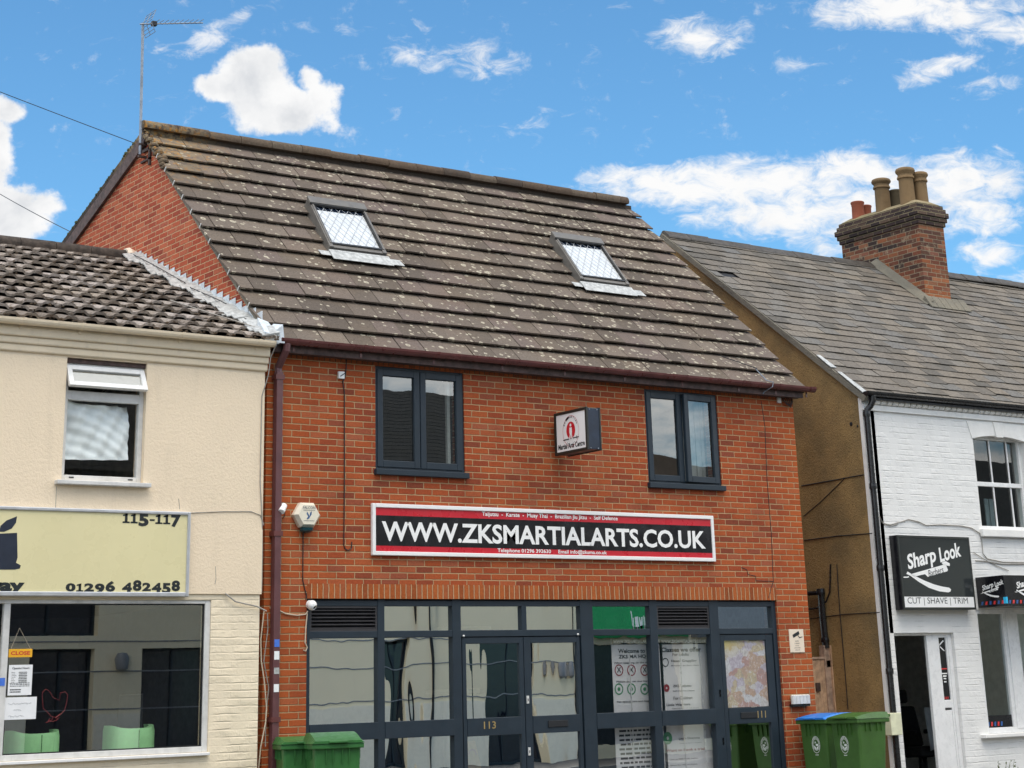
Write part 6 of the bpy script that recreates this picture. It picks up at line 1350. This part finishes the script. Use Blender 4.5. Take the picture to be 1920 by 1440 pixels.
# fascia box over the barber window
fx0 = 11.03; fy = -.50; fz0, fz1 = 2.345, 2.745
bf = thing('fascia_sign', (11.03, 0, fz0), 'black fascia sign box projecting over the barber window, with red and blue stripes', 'sign')
MB().box(fx0, BX1 - 5, fy, -.001, fz0, fz1).build('sign_case', M['sign_black'], bf, bevel=.004)
barber_art(bf, (fx0, (fy) * .50, fz0 + .20), UL, .50, 0, (-1, 0, 0)); barber_art(bf, (fx0 + .42, fy, fz0 + .20), UX, .62, 0, (0, -1, 0)); barber_art(bf, (fx0 + 1.3, fy, fz0 + .20), UX, .62, 0, (0, -1, 0))
for k in range(30):
    mt_ = 'barber_red' if k % 2 else 'barber_blue'
    if k < 6: yy = -.06 - k * .072; MB().poly([(fx0 - .003, yy, fz0 + .03), (fx0 - .003, yy - .036, fz0 + .03), (fx0 - .003, yy - .048, fz0 + .075), (fx0 - .003, yy - .012, fz0 + .075)]).build('stripe', M[mt_], bf, normals=False)
    else: xx = fx0 + .05 + (k - 6) * .075; MB().poly([(xx, fy - .003, fz0 + .03), (xx + .038, fy - .003, fz0 + .03), (xx + .05, fy - .003, fz0 + .075), (xx + .012, fy - .003, fz0 + .075)]).build('stripe', M[mt_], bf, normals=False)
MB().box(fx0 - .006, fx0 + .03, fy - .006, fy + .04, fz0 + .03, fz0 + .115).build('cyan_tape', M['cyan'], bf)
# electrics panel and cables on the white wall
x0, z1 = W(1666, 1337, -.09); x1, z0 = W(1690, 1378, -.09); tag(MB().box(x0, x1, -.12, -.004, z0, z1).build('meter_box', plain('yellowed_plastic', (.66, .66, .46), .5, .1, 10, dirt=.3), bevel=.008), 'yellowish square meter box over the black downpipe by the barber door', 'meter box')
def cab(pts, r, lab, y=-.012): tag(MB().tube([(wx(u, v), y, wz(u, v)) for u, v in pts], r, 5).build('wall_cable', M['cable_grey']), lab, 'cable')
cab([(1650, 975), (1655, 982), (1668, 984), (1690, 978), (1702, 974), (1720, 978), (1735, 985), (1760, 984), (1800, 986), (1820, 990), (1836, 1000), (1840, 1016), (1842, 1038), (1850, 1048), (1880, 1054), (1925, 1055)], .007, 'grey cable wandering over the white wall above the barber sign to the sash window sill')
cab([(1648, 968), (1652, 978), (1664, 985), (1672, 986), (1682, 983)], .005, 'short looped grey cable beside the black downpipe on the white wall')
cab([(1824, 1036), (1850, 1052), (1870, 1062), (1890, 1070)], .005, 'thin cable slanting down from the barber sign to the fascia box')
cab([(1828, 1051), (1850, 1053), (1880, 1058), (1925, 1058)], .007, 'lower grey cable running level above the fascia box')
# weeds at the foot of the white wall
wxx, wzz = W(1882, 1440, -.05); wd_ = thing('weed', (wxx, -.08, 0), 'small yellow green weed growing at the foot of the white wall', 'weed')
f = MB(); lf = MB()
for i in range(16):
    a = rng.uniform(-1, 1); h = rng.uniform(.15, .42); bx = wxx + rng.uniform(-.10, .10); pts = [(bx, -.07, 0), (bx + a * .05, -.08 - rng.random() * .05, h * .5), (bx + a * .13, -.09 - rng.random() * .09, h)]
    f.tube(pts, [.005, .004, .002], 4)
    for k in range(9):
        t_ = rng.uniform(.25, 1); p = Vector(pts[0]).lerp(Vector(pts[2]), t_); d = Vector((rng.uniform(-1, 1), rng.uniform(-1, .2), rng.uniform(-.2, .8))).normalized() * rng.uniform(.02, .05); s_ = d.cross(Vector((.3, .5, .8))).normalized() * .010; lf.r = rng.random()
        lf.poly([p, p + d * .5 + s_, p + d, p + d * .5 - s_])
f.build('stems', plain('weed_stem', (.12, .14, .04), .8), wd_); lf.build('leaves', plain('weed_leaf', (.16, .19, .05), .7, .3, 30), wd_, normals=False)

# ================================================================== OPPOSITE SIDE OF THE STREET (seen only in the window glass)
YO = -21.0
O = thing('opposite_building', (11, YO, 0), 'long cream rendered building with slate roof across the street, seen reflected in the windows', 'building')
oh = [(6.0, 7.45, 0, 2.72), (8.5, 10.05, 0, 2.72), (14.55, 15.55, .0, 2.85), (17.45, 19.15, 0, 2.95), (5.3, 7.5, 2.98, 3.75)]
wall(MB(), 2, 20.45, 0, 6.35, YO, YO - .3, oh).build('front_wall', M['opp_wall'], O)
MB().box(2, 20.45, YO - 8, YO - .31, 0, .05).build('floor_slab', M['opp_taupe'], O)
for h in oh:
    f = MB(); f.box(h[0], h[1], YO - .28, YO - .25, h[2], h[3]); f.build('window_glazing', M['opp_glass'], O)
    f = MB(); frame(f, h[0], h[1], h[2], h[3], .06, YO - .25, YO - .2); f.box((h[0] + h[1]) / 2 - .03, (h[0] + h[1]) / 2 + .03, YO - .25, YO - .2, h[2], h[3]); f.build('window_frame', M['anth'], O)
f = MB()
for z in (1.50, 2.25, 2.85): f.box(2, 20.45, YO - .01, YO + .012, z, z + .025)
f.build('groove_lines', M['opp_grey'], O); pl_ = MB()
for a_, b_ in ((2, 5.98), (7.47, 8.48), (10.07, 14.53), (15.57, 17.43), (19.17, 20.45)): pl_.box(a_, b_, YO, YO + .03, 0, 1.42)
pl_.build('plinth', plain('pale_plinth', (.86, .80, .66), .8, .04), O)
MB().box(15.90, 15.98, YO, YO + .09, 0, 6.2).build('rain_pipe', M['anth_dark'], O); MB().box(19.93, 20.01, YO, YO + .09, 0, 6.2).build('rain_pipe', M['anth_dark'], O)
for x, z in ((19.63, 2.1), (7.97, 2.45)): MB().lathe([(.02, -.2), (.12, -.15), (.16, .05), (.10, .17), (.02, .18)], (x, YO + .1, z), n=14).build('wall_lamp', M['opp_grey'], O, smooth=True)
f = MB(); f.hexa([(1.8, YO + .25, 6.25), (20.7, YO + .25, 6.25), (20.7, YO - 4.6, 9.35), (1.8, YO - 4.6, 9.35), (1.8, YO + .25, 6.35), (20.7, YO + .25, 6.35), (20.7, YO - 4.6, 9.45), (1.8, YO - 4.6, 9.45)]); orf = f.build('roof', M['opp_slate'], O)
f = MB(); tb = f
for c in range(26):
    q0 = c / 26; f.r = rng.random(); ya, za = YO + .27 - 4.85 * q0, 6.36 + 3.1 * q0; f.hexa([(1.8, ya, za), (20.7, ya, za), (20.7, ya - .22, za + .13), (1.8, ya - .22, za + .13), (1.8, ya, za + .014), (20.7, ya, za + .014), (20.7, ya - .22, za + .145), (1.8, ya - .22, za + .145)])
f.build('slate_courses', M['opp_slate'], orf)
MB().hexa([(1.8, YO - 4.6, 9.35), (20.7, YO - 4.6, 9.35), (20.7, YO - 9, 6.4), (1.8, YO - 9, 6.4), (1.8, YO - 4.6, 9.45), (20.7, YO - 4.6, 9.45), (20.7, YO - 9, 6.5), (1.8, YO - 9, 6.5)]).build('rear_roof', M['opp_slate'], O)
Q = thing('opposite_shop', (24, YO, 0), 'green fronted shop with brown tiled roof across the street, seen reflected in the windows', 'building')
wall(MB(), 20.5, 32, 0, 5.2, YO, YO - .3, [(20.9, 23.6, .3, 2.7), (24.4, 27, .3, 2.7)]).build('front_wall', M['opp_wall'], Q)
for a, b in ((20.9, 23.6), (24.4, 27)): MB().box(a, b, YO - .28, YO - .25, .3, 2.7).build('window_glazing', M['opp_glass'], Q)
MB().box(20.6, 23.9, YO, YO + .15, 2.85, 3.75).build('fascia_board', M['opp_green'], Q); MB().box(24.3, 28, YO, YO + .15, 2.85, 3.75).build('fascia_board', M['opp_grey'], Q)
f = MB()
for k in range(5): xx = 21.9 + k * .34; f.box(xx, xx + .09, YO + .151, YO + .16, 3.05, 3.5 - .12 * (k % 2)); f.box(xx, xx + .24, YO + .151, YO + .16, 3.05, 3.14); f.box(xx + .15, xx + .24, YO + .151, YO + .16, 3.05, 3.35)
f.build('white_marks', M['text_white'], Q)
f = MB(); f.hexa([(20.4, YO + .25, 5.1), (32, YO + .25, 5.1), (32, YO - 4, 7.7), (20.4, YO - 4, 8.3), (20.4, YO + .25, 5.2), (32, YO + .25, 5.2), (32, YO - 4, 7.8), (20.4, YO - 4, 8.4)]); f.build('roof', M['opp_brown'], Q)
f = MB(); f.prism([(25.0, YO + .4, 5.3), (26.6, YO + .4, 5.3), (25.8, YO + .4, 6.9)], (0, -.1, 0)); f.build('gable_trim', M['upvc'], Q)
for nm, x0, x1, h in (('opposite_terrace', -30, 1.8, 7.5), ('opposite_terrace', 32.2, 60, 8)):
    t = thing(nm, ((x0 + x1) / 2, YO, 0), 'plain cream terrace on the far left of the opposite side, behind the camera' if x0 < 0 else 'plain cream terrace on the far right of the opposite side, behind the camera', 'building')
    MB().box(x0, x1, YO - 8, YO, 0, h * .7).build('walls', M['opp_wall'], t); MB().prism([(x0, YO + .2, h * .7), (x0, YO - 4, h * .7 + 3), (x0, YO - 8.2, h * .7)], (x1 - x0, 0, 0)).build('roof', M['opp_slate'], t)
